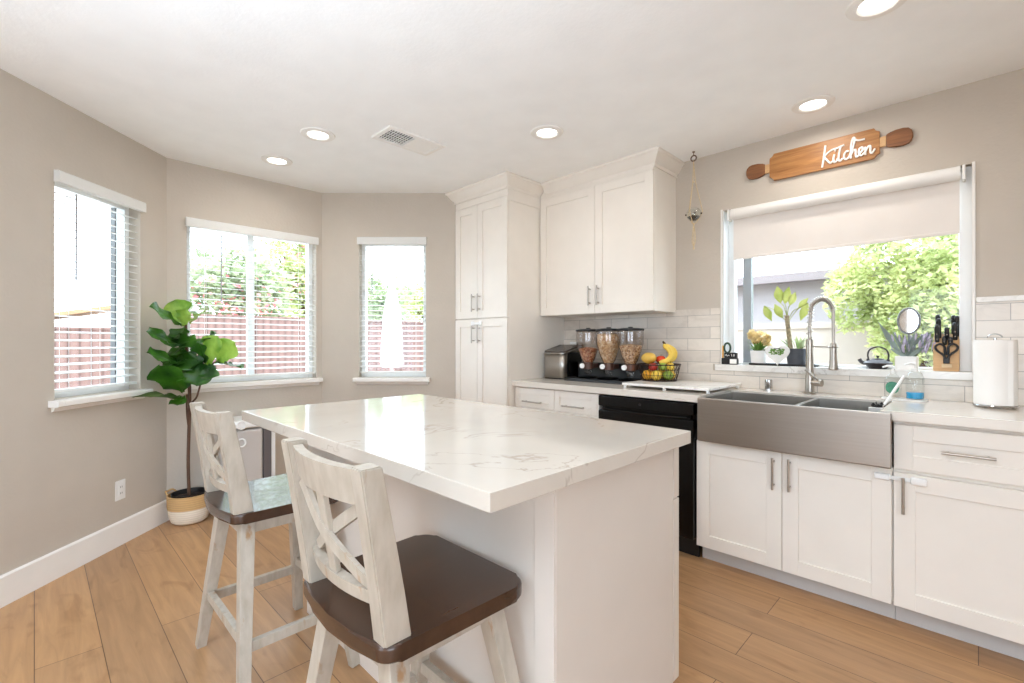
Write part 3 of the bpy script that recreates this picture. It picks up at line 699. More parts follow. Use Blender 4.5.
can(-1.82, 2.136, 'recessed ceiling light in front of the pantry and wall cabinet', .6)
can(-.616, 2.862, 'recessed ceiling light above the rolling pin sign')
can(-.262, 2.17, 'recessed ceiling light cut by the top edge of the photo')

t = T('ceiling_vent', 'white ceiling air vent with a dark louvred half', 'vent', (-2.505, 1.63, H))
vo = (-2.505, 1.63, H); vx0, vx1, vy0, vy1 = -2.612, -2.398, 1.43, 1.83
mb = MB(vo)
for a, b in (((vx0, vy0), (vx0 + .03, vy1)), ((vx1 - .03, vy0), (vx1, vy1)), ((vx0 + .03, vy0), (vx1 - .03, vy0 + .03)), ((vx0 + .03, vy1 - .03), (vx1 - .03, vy1)), ((vx0 + .03, 1.625), (vx1 - .03, 1.64))): mb.box((*a, H - .012), (*b, H - .0005), .003)
mb.build('frame', trim_white, t)
mb = MB(vo); mb.box((vx0 + .03, vy0 + .03, H - .002), (vx1 - .03, vy1 - .03, H - .0004)); mb.build('duct_opening', M('dark_duct', (60, 60, 60), .9), t, 0)
mb = MB(vo)
for k in range(10):
    y = vy0 + .045 + k * .0178
    mb.bar((vx0 + .03, y, H - .006), (vx1 - .03, y, H - .006), .0022, .006)
for k in range(4): mb.bar((vx0 + .055 + k * .034, vy0 + .03, H - .005), (vx0 + .045 + k * .024, 1.625, H - .005), .002, .003)
mb.build('louvres', trim_white, t)
mb = MB(vo)
for k in range(6):
    x = vx0 + .042 + k * .0262; mb.bar((x, 1.64, H - .0065), (x, vy1 - .03, H - .0065), .0262, .002, (-.12, 0, 1))
mb.build('deflector_blades', trim_white, t)

def outlet(loc, rz, label):
    t = T('wall_outlet', label, 'outlet', loc, rz)
    mb = MB(); mb.box((-.036, -.006, -.058), (.036, -.0005, .058), .003); mb.build('cover_plate', plastic_white, t)
    mb = MB(); mb.box((-.017, -.0085, -.034), (.017, -.0058, .034), .002); r = mb.build('receptacle', plastic_white, t)
    for z in (.018, -.018):
        mb = MB()
        for x in (-.006, .006): mb.box((x - .0012, -.0092, z - .005), (x + .0012, -.0083, z + .005))
        mb.build('slot', black_plastic, r, 0)
outlet(Vector((-3.632, CL + 3.632, .325)), R1, 'white outlet plate low on the left wall above the baseboard')

# trash bin under the bay window
to = (-3.69, 1.07, 0)
t = T('trash_bin', 'pale rectangular trash bin with white lid beneath the bay window sill', 'bin', to)
mb = MB(to); mb.box((-3.83, .91, 0), (-3.56, 1.128, .605), .02, 3); mb.build('body', M('pale_grey_steel', (206, 202, 198), .35, .3), t)
mb = MB(to); mb.box((-3.84, .90, .612), (-3.55, 1.14, .668), .02, 3); mb.build('lid', plastic_white, t)
mb = MB(to); mb.box((-3.85, 1.131, .0), (-3.57, 1.185, .60), .006); mb.build('side_strip', M('dark_grey_plastic', (98, 92, 92), .45), t)
mb = MB(to); mb.box((-3.85, 1.187, .0), (-3.585, 1.215, .60), .004); mb.build('edge_panel', plastic_white, t)
for z in (.64, .52):
    mb = MB(to); mb.tube([(-3.548, .985 + .026 * math.cos(a), z + .026 * math.sin(a)) for a in (2 * PI * k / 20 for k in range(20))], .006, 8, closed=True); mb.build('latch_ring', plastic_white, t)
# ------------------------------------------------------------------ bar stools
def stool(loc, label):
    t = T('bar_stool', label, 'stool', loc, 0, 'cross-back counter stools at the island')
    # seat: back edge bowed, rounded corners
    def arc(cx, cy, r, a0, a1, n=6): return [(cx + r * math.cos(a), cy + r * math.sin(a)) for a in (a0 + (a1 - a0) * k / n for k in range(n + 1))]
    poly = arc(.163, .150, .045, 0, PI / 2) + arc(-.163, .150, .045, PI / 2, PI) + arc(-.158, -.15, .04, PI, PI * 1.42) + [(-.09, -.2), (0, -.207), (.09, -.2)] + arc(.158, -.15, .04, PI * 1.58, 2 * PI)
    mb = MB(); mb.prism(poly, .600, .635, 'xy', .008, 3); mb.build('seat', seat_wood, t, .6)
    mb = MB()
    for a, b in (((-.15, -.15), (.15, -.128)), ((-.15, .128), (.15, .15)), ((-.15, -.128), (-.128, .128)), ((.128, -.128), (.15, .128))): mb.box((*a, .548), (*b, .5995), .002)
    mb.build('apron', stool_white, t)
    L0 = lambda sx, sy, z: Vector((sx * (.128 + .142 * (1 - z / .6)), sy * (.128 + (.05 if sy < 0 else .07) * (1 - z / .6)), z))
    for sx in (-1, 1):
        for sy in (-1, 1):
            mb = MB(); mb.bar(L0(sx, sy, .599), L0(sx, sy, 0), .05, .046, (0, 1, 0), .034, .034, .003); mb.build('leg', stool_white, t)
    for z, a, b in ((.22, (-1, -1), (1, -1)), (.25, (-1, 1), (1, 1)), (.205, (-1, -1), (-1, 1)), (.205, (1, -1), (1, 1))):
        p = L0(*a, z); q = L0(*b, z); d = (q - p).normalized()
        mb = MB(); mb.bar(p + d * .017, q - d * .017, .022, .034, bev=.002); mb.build('stretcher', stool_white, t)
    py = lambda z: -.152 - .060 * max(0, (z - .635) / .35) ** 1.1
    for sx in (-1, 1):
        mb = MB(); zs = [.6355, .72, .8, .88, .94, .976]; rows = []
        for z in zs:
            k = (z - .635) / .35; hw = .0215; hd = .03 - .008 * k; y = py(z); x = sx * (.168 + .004 * k)
            rows.append([(x - hw, y - hd, z), (x + hw, y - hd, z), (x + hw, y + hd, z), (x - hw, y + hd, z), (x - hw, y - hd, z)])
        mb.grid(rows); mb.bm.faces.new([mb.bm.verts.new(p) for p in rows[-1][:4]]); mb.bm.faces.new([mb.bm.verts.new(p) for p in rows[0][:4]])
        bmesh.ops.remove_doubles(mb.bm, verts=mb.bm.verts, dist=1e-5)
        es = [e for e in mb.bm.edges if len(e.link_faces) == 2 and e.calc_face_angle() > 1 and max(v.co.z for v in e.verts) > .65]
        bmesh.ops.bevel(mb.bm, geom=es, offset=.003, segments=2, affect='EDGES')
        mb.build('back_post', stool_white, t, .5)
    def rail(name, z0, z1, th, bow, xr=.150):
        mb = MB(); A = []; n = 12
        for k in range(n + 1):
            u = -1 + 2 * k / n; x = u * xr; b = -bow * (1 - u * u)
            A.append([(x, py(z0) + b - th / 2, z0), (x, py(z0) + b + th / 2, z0), (x, py(z1) + b + th / 2, z1), (x, py(z1) + b - th / 2, z1), (x, py(z0) + b - th / 2, z0)])
        mb.grid(A)
        for e in (A[0], A[-1]): mb.bm.faces.new([mb.bm.verts.new(p) for p in e[:4]])
        bmesh.ops.remove_doubles(mb.bm, verts=mb.bm.verts, dist=1e-5); mb.build(name, stool_white, t, .6)
    rail('top_rail', .896, .967, .022, .024); rail('lower_rail', .693, .721, .022, .022)
    def bow(x, z): return py(z) - .023 * (1 - (x / .15) ** 2)
    mb = MB(); mb.bar((0, bow(0, .722), .7215), (0, bow(0, .895), .8955), .034, .012, bev=.002); mb.build('centre_slat', stool_white, t)
    for s in (-1, 1):
        A = Vector((s * -.134, bow(.134, .724) + .005 * s, .726)); B = Vector((s * .134, bow(.134, .892) + .005 * s, .891)); Mi = Vector((0, bow(0, .808) + .007 * s, .808))
        mb = MB(); rows = []
        for P in crom([A, Mi, B], 5):
            dn = Vector((-s * .52, 0, .85)) * .013; rows.append([P - dn + Vector((0, -.005, 0)), P - dn + Vector((0, .005, 0)), P + dn + Vector((0, .005, 0)), P + dn + Vector((0, -.005, 0)), P - dn + Vector((0, -.005, 0))])
        rows = [[(x, y, min(max(z, .7215), .8955)) for x, y, z in r] for r in rows]
        mb.grid(rows); bmesh.ops.remove_doubles(mb.bm, verts=mb.bm.verts, dist=1e-5); mb.build('cross_slat', stool_white, t, .6)
    return t
s1 = stool((-.972, .638, 0), 'nearer distressed white counter stool with dark seat facing the island')
dup(s1, (-1.925, .642, 0), 0, 'farther distressed white counter stool, between the fig tree and the near stool')

# ------------------------------------------------------------------ fig tree in its basket
PC = (-3.775, .735, 0)
mb = MB(PC); mb.lathe([(.0, .002), (.085, .002), (.104, .016), (.118, .06), (.126, .12), (.127, .19), (.121, .192), (.119, .12), (.111, .06), (.097, .020), (.0, .008)], (PC[0], PC[1], 0), 40, False)
t = one(mb, 'woven_basket', jute, 'two-tone woven basket, tan above cream, in the left corner', 'basket')
mb = MB(PC); a0 = YAW + PI; mb.tube(crom([(PC[0] + math.cos(a0 + d) * r, PC[1] + math.sin(a0 + d) * r, z) for d, r, z in ((-.35, .125, .185), (-.22, .142, .205), (0, .15, .2), (.22, .142, .205), (.35, .125, .185))]), .006, 8); mb.build('rope_handle', jute, t)
t = T('fiddle_leaf_fig', 'fiddle-leaf fig tree with big green leaves in the woven basket', 'plant', (PC[0], PC[1], .01), YAW)
mb = MB(); mb.lathe([(0, 0), (.082, 0), (.100, .155), (.106, .186), (.101, .186), (.095, .155), (.0, .15)], (0, 0, .001), 32, False); mb.build('nursery_pot', black_plastic, t)
mb = MB(); mb.lathe([(0, .165), (.05, .163), (.0955, .157)], (0, 0, 0), 24, False); mb.build('soil', soil_m, t)
mb = MB()
mb.tube(crom([(-.004, 0, .15), (-.010, .0, .4), (-.006, .005, .68), (.0, 0, .8), (-.012, .01, .98), (-.02, 0, 1.15), (-.03, 0, 1.33)]), .01, 10, radii=None)
mb.tube(crom([(.0, 0, .70), (.018, -.01, .78), (.055, -.01, .83), (.085, 0, .95), (.13, 0, 1.03), (.17, .01, 1.06)]), .006, 8)
mb.tube(crom([(-.008, 0, .62), (-.026, .01, .72), (-.03, .015, .84)]), .006, 8)
mb.build('trunk', bark, t)
def fig(mb, base, tip, wd, face, curl=.06, fold=.25, seed=0):
    """base/tip in (u right, w towards the viewer, v up); face = direction the upper side looks"""
    b = Vector((base[0], -base[2], base[1])); p = Vector((tip[0], -tip[2], tip[1])); face = Vector((face[0], -face[2], face[1])).normalized()
    ax = (p - b); Ln = ax.length; ax.normalize(); side = ax.cross(face).normalized(); nrm = side.cross(ax).normalized()
    rows = []; N = 12; Mx = 8; rnd = random.Random(seed); ph = rnd.uniform(0, 6)
    prof = [.02, .10, .40, .62, .66, .62, .68, .82, .96, 1.0, .90, .62, .0]
    for i in range(N + 1):
        s = i / N; hw = wd / 2 * max(prof[i], .015); cen = b + ax * (Ln * s) + nrm * (-curl * Ln * (s * s - s * .3)); row = []
        for j in range(Mx + 1):
            q = -1 + 2 * j / Mx; wave = .012 * math.sin(ph + s * 15 + (2 if q > 0 else 0)) * q * q
            row.append(cen + side * (hw * q) + nrm * (abs(q) * hw * fold + wave - .004 * (1 if j == Mx // 2 else 0)))
        rows.append(row)
    mb.grid(rows)
mbA = MB(); mbB = MB()
Lv = [  # base(u,v,w), tip, width, facing, young?
    ((-.03, 1.31, .02), (-.062, 1.478, .04), .175, (.1, .25, 1), 1), ((-.02, 1.30, .03), (.02, 1.405, .08), .12, (.2, .5, 1), 1),
    ((-.03, 1.30, .03), (.01, 1.415, .34), .12, (.75, .6, .2), 0), ((.0, 1.32, 0), (.116, 1.415, .02), .13, (-.5, .8, .3), 1),
    ((-.022, 1.30, .02), (-.04, 1.165, .11), .20, (0, .35, 1), 0), ((-.03, 1.17, .03), (-.012, 1.268, .34), .12, (.72, .65, .2), 0),
    ((-.03, 1.05, .03), (-.012, 1.142, .34), .12, (.7, .7, .2), 0), ((.03, 1.14, .02), (.183, 1.262, .02), .13, (-.62, .6, .5), 0),
    ((.12, 1.02, .02), (.215, 1.235, .07), .17, (-.1, .2, 1), 1), ((.17, 1.05, 0), (.312, 1.19, .02), .17, (.0, .2, 1), 1),
    ((.13, 1.03, .02), (.10, 1.195, .08), .14, (-.4, .1, 1), 0), ((.19, 1.06, .02), (.378, 1.034, .05), .14, (.1, 1, -.1), 0),
    ((.11, 1.07, .04), (.118, .915, .12), .19, (.25, .25, 1), 0), ((.05, 1.06, .06), (-.03, .95, .13), .15, (-.1, .4, 1), 0),
    ((-.02, 1.17, .04), (-.04, 1.03, .12), .17, (-.1, .4, 1), 0), ((.0, 1.13, .04), (.085, 1.02, .11), .17, (.3, .4, 1), 0),
    ((-.012, .86, .05), (-.02, 1.04, .25), .205, (.25, -.35, .9), 0), ((-.012, .86, .04), (-.01, 1.045, .08), .155, (.2, .1, 1), 0),
    ((-.02, .82, .05), (-.088, .885, .35), .20, (-.2, .8, .6), 0), ((-.02, .84, .05), (.01, .79, .14), .11, (.1, .6, .8), 0),
    ((-.01, 1.18, .02), (-.05, 1.10, .14), .14, (-.3, .5, .8), 0), ((.0, 1.0, .02), (.05, 1.12, .09), .15, (.3, .4, .9), 0),
    ((-.02, 1.28, .02), (-.06, 1.2, .12), .15, (-.3, .6, .7), 0), ((.16, 1.05, .04), (.20, .95, .11), .12, (.3, .4, 1), 0),
    ((.0, 1.24, .02), (.07, 1.16, .09), .13, (.4, .4, .9), 0), ((.02, 1.10, .03), (-.06, 1.04, .16), .14, (-.3, .5, .8), 0)]
for k, (b, p, wd, fc, y) in enumerate(Lv): fig(mbB if y else mbA, b, p, wd, fc, .07, .16, k)
o = mbA.build('foliage', fig_leaf, t, 1.5, fix=False); o = mbB.build('young_foliage', fig_leaf_new, t, 1.5, fix=False); o['label'] = 'lighter young leaves'

# ------------------------------------------------------------------ rolling pin sign
SY = D - .0185
t = T('rolling_pin_sign', 'rolling-pin-shaped wooden board sign reading kitchen above the sink window', 'sign', (-.635, SY, 2.263))
so_ = Vector((-.635, SY, 2.263)); cz = 2.263
def notch(cx, cz_, r, a0, a1, n=6): return [(cx + r * math.cos(a), cz_ + r * math.sin(a)) for a in (a0 + (a1 - a0) * k / n for k in range(n + 1))]
hb = .081; x0, x1 = -.905, -.372; r = .024
P = [(x0 + r, cz - hb)] + [(x1 - r, cz - hb)] + notch(x1, cz - hb, r, PI, PI / 2)[1:] + [(x1, cz - .034), (x1, cz + .034)] + notch(x1, cz + hb, r, -PI / 2, -PI)[0:] + notch(x0, cz + hb, r, 0, -PI / 2) + [(x0, cz + .034), (x0, cz - .034)] + notch(x0, cz - hb, r, PI / 2, 0)[:-1]
mb = MB(so_); mb.prism(P, SY, D - .0008, 'xz', .002); mb.build('board', sign_wood, t, .5)
for sx, xa in ((-1, x0), (1, x1)):
    mb = MB(so_); xb = xa + sx * .026; mb.prism([(min(xa, xb), cz - .026), (max(xa, xb), cz - .026), (max(xa, xb), cz + .026), (min(xa, xb), cz + .026)], SY + .002, D - .001, 'xz', .002); mb.build('neck', kraft, t)
    pts = []
    for q, hh in ((0, .03), (.012, .037), (.04, .044), (.07, .045), (.09, .04), (.102, .027), (.107, .010)): pts.append((xb + sx * (.001 + q), hh))
    up = [(x, cz + hh) for x, hh in pts]; dn = [(x, cz - hh) for x, hh in pts[::-1]]
    mb = MB(so_); mb.prism(up + dn, SY - .002, D - .001, 'xz', .004, 3); mb.build('handle', sign_handle, t, .6)
K = [[(4, -12), (12, 40), (20, 108)], [(12, 42), (30, 62), (52, 74), (80, 78), (108, 86)], [(14, 44), (28, 22), (42, 3), (52, 10)],
     [(62, 46), (58, 22), (60, 4), (70, 4), (78, 20)], [(92, 84), (84, 40), (82, 10), (90, 2), (100, 14)],
     [(128, 44), (118, 48), (108, 32), (108, 12), (118, 4), (130, 14)], [(130, 14), (148, 60), (156, 104), (148, 112), (140, 80), (138, 40), (138, 2)],
     [(138, 20), (150, 44), (160, 42), (160, 18), (164, 4), (174, 10)], [(174, 16), (190, 34), (188, 50), (176, 44), (174, 20), (184, 6), (198, 18)],
     [(200, 48), (202, 24), (202, 4)], [(202, 20), (214, 46), (224, 44), (224, 18), (230, 6), (244, 26)], [(150, 108), (170, 92), (200, 90)]]
mb = MB(so_)
for st in K:
    pts = crom([(-.635 + x * .00100, SY - .0035, 2.206 + z * .00100) for x, z in st], 5)
    mb.tube(pts, .0053, 8)
mb.ball((-.635 + .066, SY - .0035, 2.206 + .066), .005)
mb.build('lettering', trim_white, t, 1.2)

# ------------------------------------------------------------------ hanging macrame glass bubble
hx, hy = -1.325, 3.03
t = T('hanging_planter', 'small glass globe hanging on macrame cord beside the sink window', 'planter', (hx, hy, 2.05))
ho_ = (hx, hy, 2.05)
mb = MB(ho_); mb.tube([(hx + .018 * math.cos(a), hy, 2.405 + .018 * math.sin(a)) for a in (2 * PI * k / 24 for k in range(24))], .004, 8, closed=True)
mb.cyl((hx, hy, 2.423), (hx, hy, H - .0005), .0025, n=8); mb.cyl((hx, hy, H - .004), (hx, hy, H - .0005), .009, n=12); mb.build('ring', bark, t)
mb = MB(ho_)
for k in range(3):
    a = 2 * PI * k / 3 + .5; ca, sa = math.cos(a), math.sin(a)
    mb.tube(crom([(hx, hy, 2.385), (hx + .012 * ca, hy + .012 * sa, 2.25), (hx + .047 * ca, hy + .047 * sa, 2.09), (hx + .052 * ca, hy + .052 * sa, 2.045), (hx + .02 * ca, hy + .02 * sa, 1.99), (hx, hy, 1.975)]), .003, 6)
for k in range(3): mb.tube(crom([(hx, hy, 1.98), (hx + .006 * (k - 1), hy + .004 * k, 1.92), (hx + .010 * (k - 1), hy, 1.86), (hx + .006 * (1 - k), hy, 1.81)]), .0028, 6)
mb.ball((hx, hy, 1.975), .007); mb.ball((hx, hy, 2.25), .006); mb.build('cord', rope, t)
mb = MB(ho_); R_ = .046; mb.lathe([(R_ * math.sin(PI * i / 16), -R_ * math.cos(PI * i / 16)) for i in range(0, 14)], (hx, hy, 2.04), 28, False); mb.build('globe', clear_glass, t, 3, .0015)
mb = MB(ho_); mb.lathe([(.0, -.0435), (.02, -.038), (.034, -.026), (.038, -.018), (0, -.012)], (hx, hy, 2.04), 20, False); mb.build('moss', soil_m, t)
for k in range(4):
    mb = MB(ho_); a = k * PI / 2 + .4; mb.ball((hx + .05 * math.cos(a), hy + .03 * math.sin(a), 2.04), .006); mb.build('bead', brown_tip, t)
# ------------------------------------------------------------------ worktop appliances, left of the sink
CT = .9155
# ice maker
io = (-2.36, 2.95, CT)
t = T('ice_maker', 'stainless countertop ice maker in the corner beside the pantry', 'appliance', io)
ix0, ix1, iy0, iy1 = -2.484, -2.27, 2.86, 3.13
def rrect(x0, x1, y0, y1, r, n=6): return [(cx + r * math.cos(a), cy + r * math.sin(a)) for cx, cy, s in ((x1 - r, y1 - r, 0), (x0 + r, y1 - r, PI / 2), (x0 + r, y0 + r, PI), (x1 - r, y0 + r, 1.5 * PI)) for a in (s + PI / 2 * k / n for k in range(n + 1))]
mb = MB(io); mb.prism(rrect(ix0, ix1, iy0, iy1, .045), CT + .006, CT + .205, 'xy', .003); mb.build('side_shell', black_gloss, t, .5)
mb = MB(io); q = [p for p in rrect(ix0 - .001, ix1 + .001, iy0 - .002, iy1, .046, 10) if p[1] < iy0 + .05]; q = sorted(q, key=lambda p: math.atan2(p[1] - iy0 - .06, p[0] - (ix0 + ix1) / 2)); mb.grid([[(x, y, CT + .008) for x, y in q], [(x, y, CT + .202) for x, y in q]]); mb.build('front_panel', steel, t, .8, .003)
mb = MB(io)
sec = lambda y: .212 + .05 * min(1, max(0, (y - iy0) / .17)) ** 1.3
lid = rrect(ix0 - .003, ix1 + .003, iy0 - .004, iy1 + .002, .048, 8)
lo = [mb.bm.verts.new((x, y, CT + sec(y) - .014)) for x, y in lid]; hi = [mb.bm.verts.new((x * .98 + (ix0 + ix1) / 2 * .02, y * .98 + (iy0 + iy1) / 2 * .02, CT + sec(y) + .004)) for x, y in lid]
for k in range(len(lid)): mb.bm.faces.new((lo[k], lo[(k + 1) % len(lid)], hi[(k + 1) % len(lid)], hi[k]))
mb.bm.faces.new(hi); mb.bm.faces.new(lo[::-1]); mb.build('lid', M('dark_smoked_lid', (70, 60, 54), .25), t, .6)
mb = MB(io); mb.tube([(x, y, CT + sec(y) - .013) for x, y in lid], .006, 8, closed=True); mb.build('silver_band', steel, t)
mb = MB(io); mb.prism(rrect(ix0 + .002, ix1 - .002, iy0 + .002, iy1 - .002, .043), CT, CT + .006); mb.build('foot', black_plastic, t)
mb = MB((-2.30, 3.08, CT + .27)); mb.box((-2.36, 3.05, CT + .2662), (-2.285, 3.12, CT + .29), .008); one(mb, 'white_box', plastic_white, 'small white case lying on top of the ice maker', 'case')

# cereal dispensers
do = (-1.93, 2.93, CT)
t = T('cereal_dispenser', 'black triple cereal dispenser with three clear hoppers', 'dispenser', do)
mb = MB(do); mb.prism(rrect(-2.245, -1.635, 2.99, 3.10, .03), CT, CT + .13, 'xy', .006); mb.prism(rrect(-2.245, -1.635, 2.80, 3.0, .05), CT, CT + .022, 'xy', .006)
mb.build('stand', black_plastic, t, .5)
for cx in (-2.068, -1.89, -1.713):
    mb = MB(do); mb.lathe([(.055, CT + .0225), (.075, CT + .024), (.08, CT + .034), (.074, CT + .034), (.06, CT + .028), (0, CT + .027)], (cx, 2.89, 0), 28, False); mb.build('drip_tray', black_gloss, t)
for cx, fill, mt in ((-2.068, .10, cereal_red), (-1.89, .205, cereal_oat), (-1.713, .125, cereal_mix)):
    cy = 2.90; zb = CT + .135; zt = CT + .372
    R_ = lambda z: .034 + (.088 - .034) * min(1, max(0, (z - zb) / .145)) ** .75
    mb = MB(do); zs = [zb + (zt - zb) * k / 14 for k in range(15)]
    mb.lathe([(R_(z), z) for z in zs], (cx, cy, 0), 32, False); h = mb.build('hopper', clear_plastic, t, 1, .002)
    mb = MB(do); zz = [zb + .003 + fill * k / 10 for k in range(11)]; mb.lathe([(0, zz[0])] + [(R_(z) - .005, z) for z in zz] + [(R_(zz[-1]) * .5, zz[-1] + .008), (0, zz[-1] + .012)], (cx, cy, 0), 28, False); c = mb.build('cereal', mt, h)
    mb = MB(do); mb.lathe([(.091, zt - .004), (.093, zt), (.092, zt + .008), (.05, zt + .014), (0, zt + .015)], (cx, cy, 0), 32); mb.cyl((cx, cy, zt + .012), (cx, cy, zt + .022), .016); mb.build('lid', black_plastic, t)
    mb = MB(do); mb.cyl((cx, cy, zb - .045), (cx, cy, zb), .036, .038, 24); mb.box((cx - .03, cy + .02, zb - .04), (cx + .03, 3.0, zb - .005), .004); mb.build('portion_wheel', M('brown_smoked_plastic', (92, 62, 50), .3), t)
    mb = MB(do); mb.cyl((cx, cy, zb - .085), (cx, cy, zb - .044), .026, .034, 24); mb.build('spout', clear_plastic, t)
    mb = MB(do); mb.cyl((cx - .028, cy - .030, zb - .022), (cx - .020, cy - .052, zb - .022), .0185, n=24); mb.build('knob', plastic_white, t)

# marble board
bo = (-1.34, 2.86, CT)
t = T('marble_board', 'white marble serving board on small feet beside the sink', 'board', bo)
mb = MB(bo); mb.box((-1.615, 2.63, CT + .016), (-1.058, 3.12, CT + .031), .002); mb.build('slab', marble, t)
for x in (-1.60, -1.335, -1.075):
    for y in (2.645, 3.10): 
        mb = MB(bo); mb.cyl((x, y, CT), (x, y, CT + .0158), .010, n=14); mb.build('foot', plastic_white, t)
BT = CT + .0315
# wire basket with fruit; local x to the right, y away from the viewer
fo = Vector((-1.522, 2.94, BT))
t = T('fruit_basket', 'dark wire basket full of fruit on the marble board', 'basket', fo, YAW)
rim, bot, hh = .138, .112, .108
mb = MB()
for z, r, th in ((.003, bot, .003), (.04, bot + (rim - bot) * .37, .0015), (.075, bot + (rim - bot) * .7, .0015), (hh, rim, .0045)): mb.tube([(r * math.cos(a), r * math.sin(a), z) for a in (2 * PI * k / 40 for k in range(40))], th, 6, closed=True)
for k in range(28):
    a = 2 * PI * k / 28; b = a + .22; mb.tube([(bot * math.cos(a), bot * math.sin(a), .003), (rim * math.cos(b), rim * math.sin(b), hh)], .0013, 5)
    mb.tube([(bot * math.cos(b), bot * math.sin(b), .003), (rim * math.cos(a), rim * math.sin(a), hh)], .0013, 5)
mb.build('wire_frame', M('dark_bronze_wire', (52, 34, 26), .45, .5), t)
mb = MB(); mb.lathe([(0, .0005), (bot, .0005), (bot, .003), (0, .003)], (0, 0, 0), 32, False); mb.build('base_plate', brown_tip, t)
RM = Matrix.Translation(fo) @ Matrix.Rotation(YAW, 4, 'Z')
def fruit(name, lp, r, mat, label, sz=1.0, sx=1.0, stem=True, group=None, rz=0):
    p = RM @ Vector(lp); f = T(name, label, name.replace('_', ' ').split()[-1], p, YAW + rz, group)
    mb = MB(); st = 10
    prof = []
    for i in range(st + 1):
        a = PI * i / st; rr = r * math.sin(a); z = -r * sz * math.cos(a)
        if a > 2.4 and stem: z -= r * .18 * (a - 2.4) ** 2
        prof.append((max(rr, 0), z))
    prof[0] = (0, prof[0][1]); prof[-1] = (0, prof[-1][1]); mb.lathe(prof, (0, 0, 0), 20, False, sx); mb.build('flesh', mat, f, 3)
    if stem:
        mb = MB(); mb.tube([(0, 0, prof[-1][1] - .001), (.002, 0, prof[-1][1] + .010)], .0016, 6); mb.build('stalk', brown_tip, f)
    return f
fruit('orange', (-.076, .0, .0385), .034, orange_m, 'orange at the lower left of the wire fruit basket')
fruit('orange', (-.038, -.066, .0385), .034, lemon_m, 'yellow citrus fruit left of the green apple in the wire basket')
fruit('green_apple', (.038, -.066, .0385), .0345, gapple, 'green apple at the bottom front of the wire basket', .92)
fruit('orange', (.076, .0, .0385), .034, lemon_m, 'yellow-orange fruit at the lower right of the wire basket')
fruit('lemon', (.038, .066, .040), .031, lemon_m, 'yellow lemon at the back right of the wire basket floor', 1.1)
fruit('lemon', (-.038, .066, .040), .031, lemon_m, 'yellow lemon at the back left of the wire basket floor', 1.1)
fruit('red_apple', (-.050, -.034, .092), .030, rapple, 'dark red apple behind the wires on the upper left', .92)
fruit('pear', (.066, -.034, .092), .027, lemon_m, 'small yellow fruit against the wires at upper right', 1.1)
fruit('orange', (.008, -.048, .094), .027, gapple, 'green fruit tucked under the tomato and bananas')
fruit('mango', (-.064, .012, .150), .044, mango_m, 'large yellow mango piled at the left of the fruit basket', .85, 1.15, False)
fruit('tomato', (.022, .03, .138), .033, tomato_m, 'red tomato between the mango and the bananas', .85)
bt = T('banana_bunch', 'bunch of three bananas on top of the fruit basket', 'bananas', fo, YAW)
for k, (dx, dy) in enumerate(((0, 0), (.022, .018), (-.016, -.012))):
    pts = [(.035 + dx * .1, .0, .250), (.045 + dx * .5, dy * .5, .232), (.080 + dx, dy, .205), (.092 + dx, dy * 1.3, .172), (.075 + dx, dy * 1.4 - .005, .142), (.035 + dx, dy * 1.5 - .02, .126), (-.0 + dx, dy * 1.5 - .03, .124)]
    cr = crom(pts, 5); n = len(cr); rad = []
    for i in range(n):
        s = i / (n - 1); rad.append(.0045 if s < .06 else min(.0175, .0045 + (s - .06) * .10, .004 + (1 - s) * .12))
    mb = MB(); mb.tube(cr, .016, 8, radii=rad); b = mb.build('banana', banana_m, bt, 1)
    mb = MB(); mb.tube([cr[-1], cr[-1] + (cr[-1] - cr[-2]).normalized() * .006], .0042, 6); mb.build('tip', brown_tip, b)
mb = MB(); mb.tube([(.026, 0, .262), (.036, 0, .249), (.042, 0, .238)], .008, 8, radii=[.006, .0085, .007]); mb.build('stem', brown_tip, bt)

# ------------------------------------------------------------------ sink top
# faucet
fx, fy = -.675, 3.065
fo_ = (fx, fy, CT)
t = T('kitchen_faucet', 'brushed nickel spring-neck pull-down faucet behind the sink', 'faucet', fo_)
mb = MB(fo_); mb.lathe([(.03, CT), (.031, CT + .006), (.024, CT + .012), (.022, CT + .10), (.019, CT + .105), (.019, CT + .30), (.017, CT + .305)], (fx, fy, 0), 28); mb.build('body', nickel, t, .6)
arc = [(fx, fy, CT + .29), (fx, fy, CT + .38), (fx + .004, fy, CT + .44)] + [(fx + .058 - .054 * math.cos(a), fy - .004, CT + .455 + .072 * math.sin(a)) for a in (PI * k / 8 for k in range(1, 9))] + [(fx + .112, fy - .005, CT + .40)]
arc = crom(arc, 5)
mb = MB(fo_); mb.tube(arc, .0085, 10); mb.tube([(fx + .112, fy - .005, CT + .41), (fx + .113, fy - .006, CT + .27)], .0075, 10); mb.build('hose', nickel, t, 1)
mb = MB(fo_); hel = []; L_ = len(arc) - 6; turns = 26
fr = []; prev = Vector((0, 1, 0))
for i, p in enumerate(arc):
    d = (arc[min(i + 1, len(arc) - 1)] - arc[max(0, i - 1)]).normalized(); a = (prev - d * prev.dot(d)).normalized(); prev = a; fr.append((p, a, d.cross(a)))
for k in range(turns * 12):
    s = k / (turns * 12 - 1) * L_; i = int(s); f = s - i; i2 = min(i + 1, len(arc) - 1); p = fr[i][0].lerp(fr[i2][0], f); a = fr[i][1].lerp(fr[i2][1], f).normalized(); b = fr[i][2].lerp(fr[i2][2], f).normalized(); th = 2 * PI * k / 12
    hel.append(p + (a * math.cos(th) + b * math.sin(th)) * .0145)
mb.tube(hel, .0028, 6); mb.build('spring', nickel, t, 2)
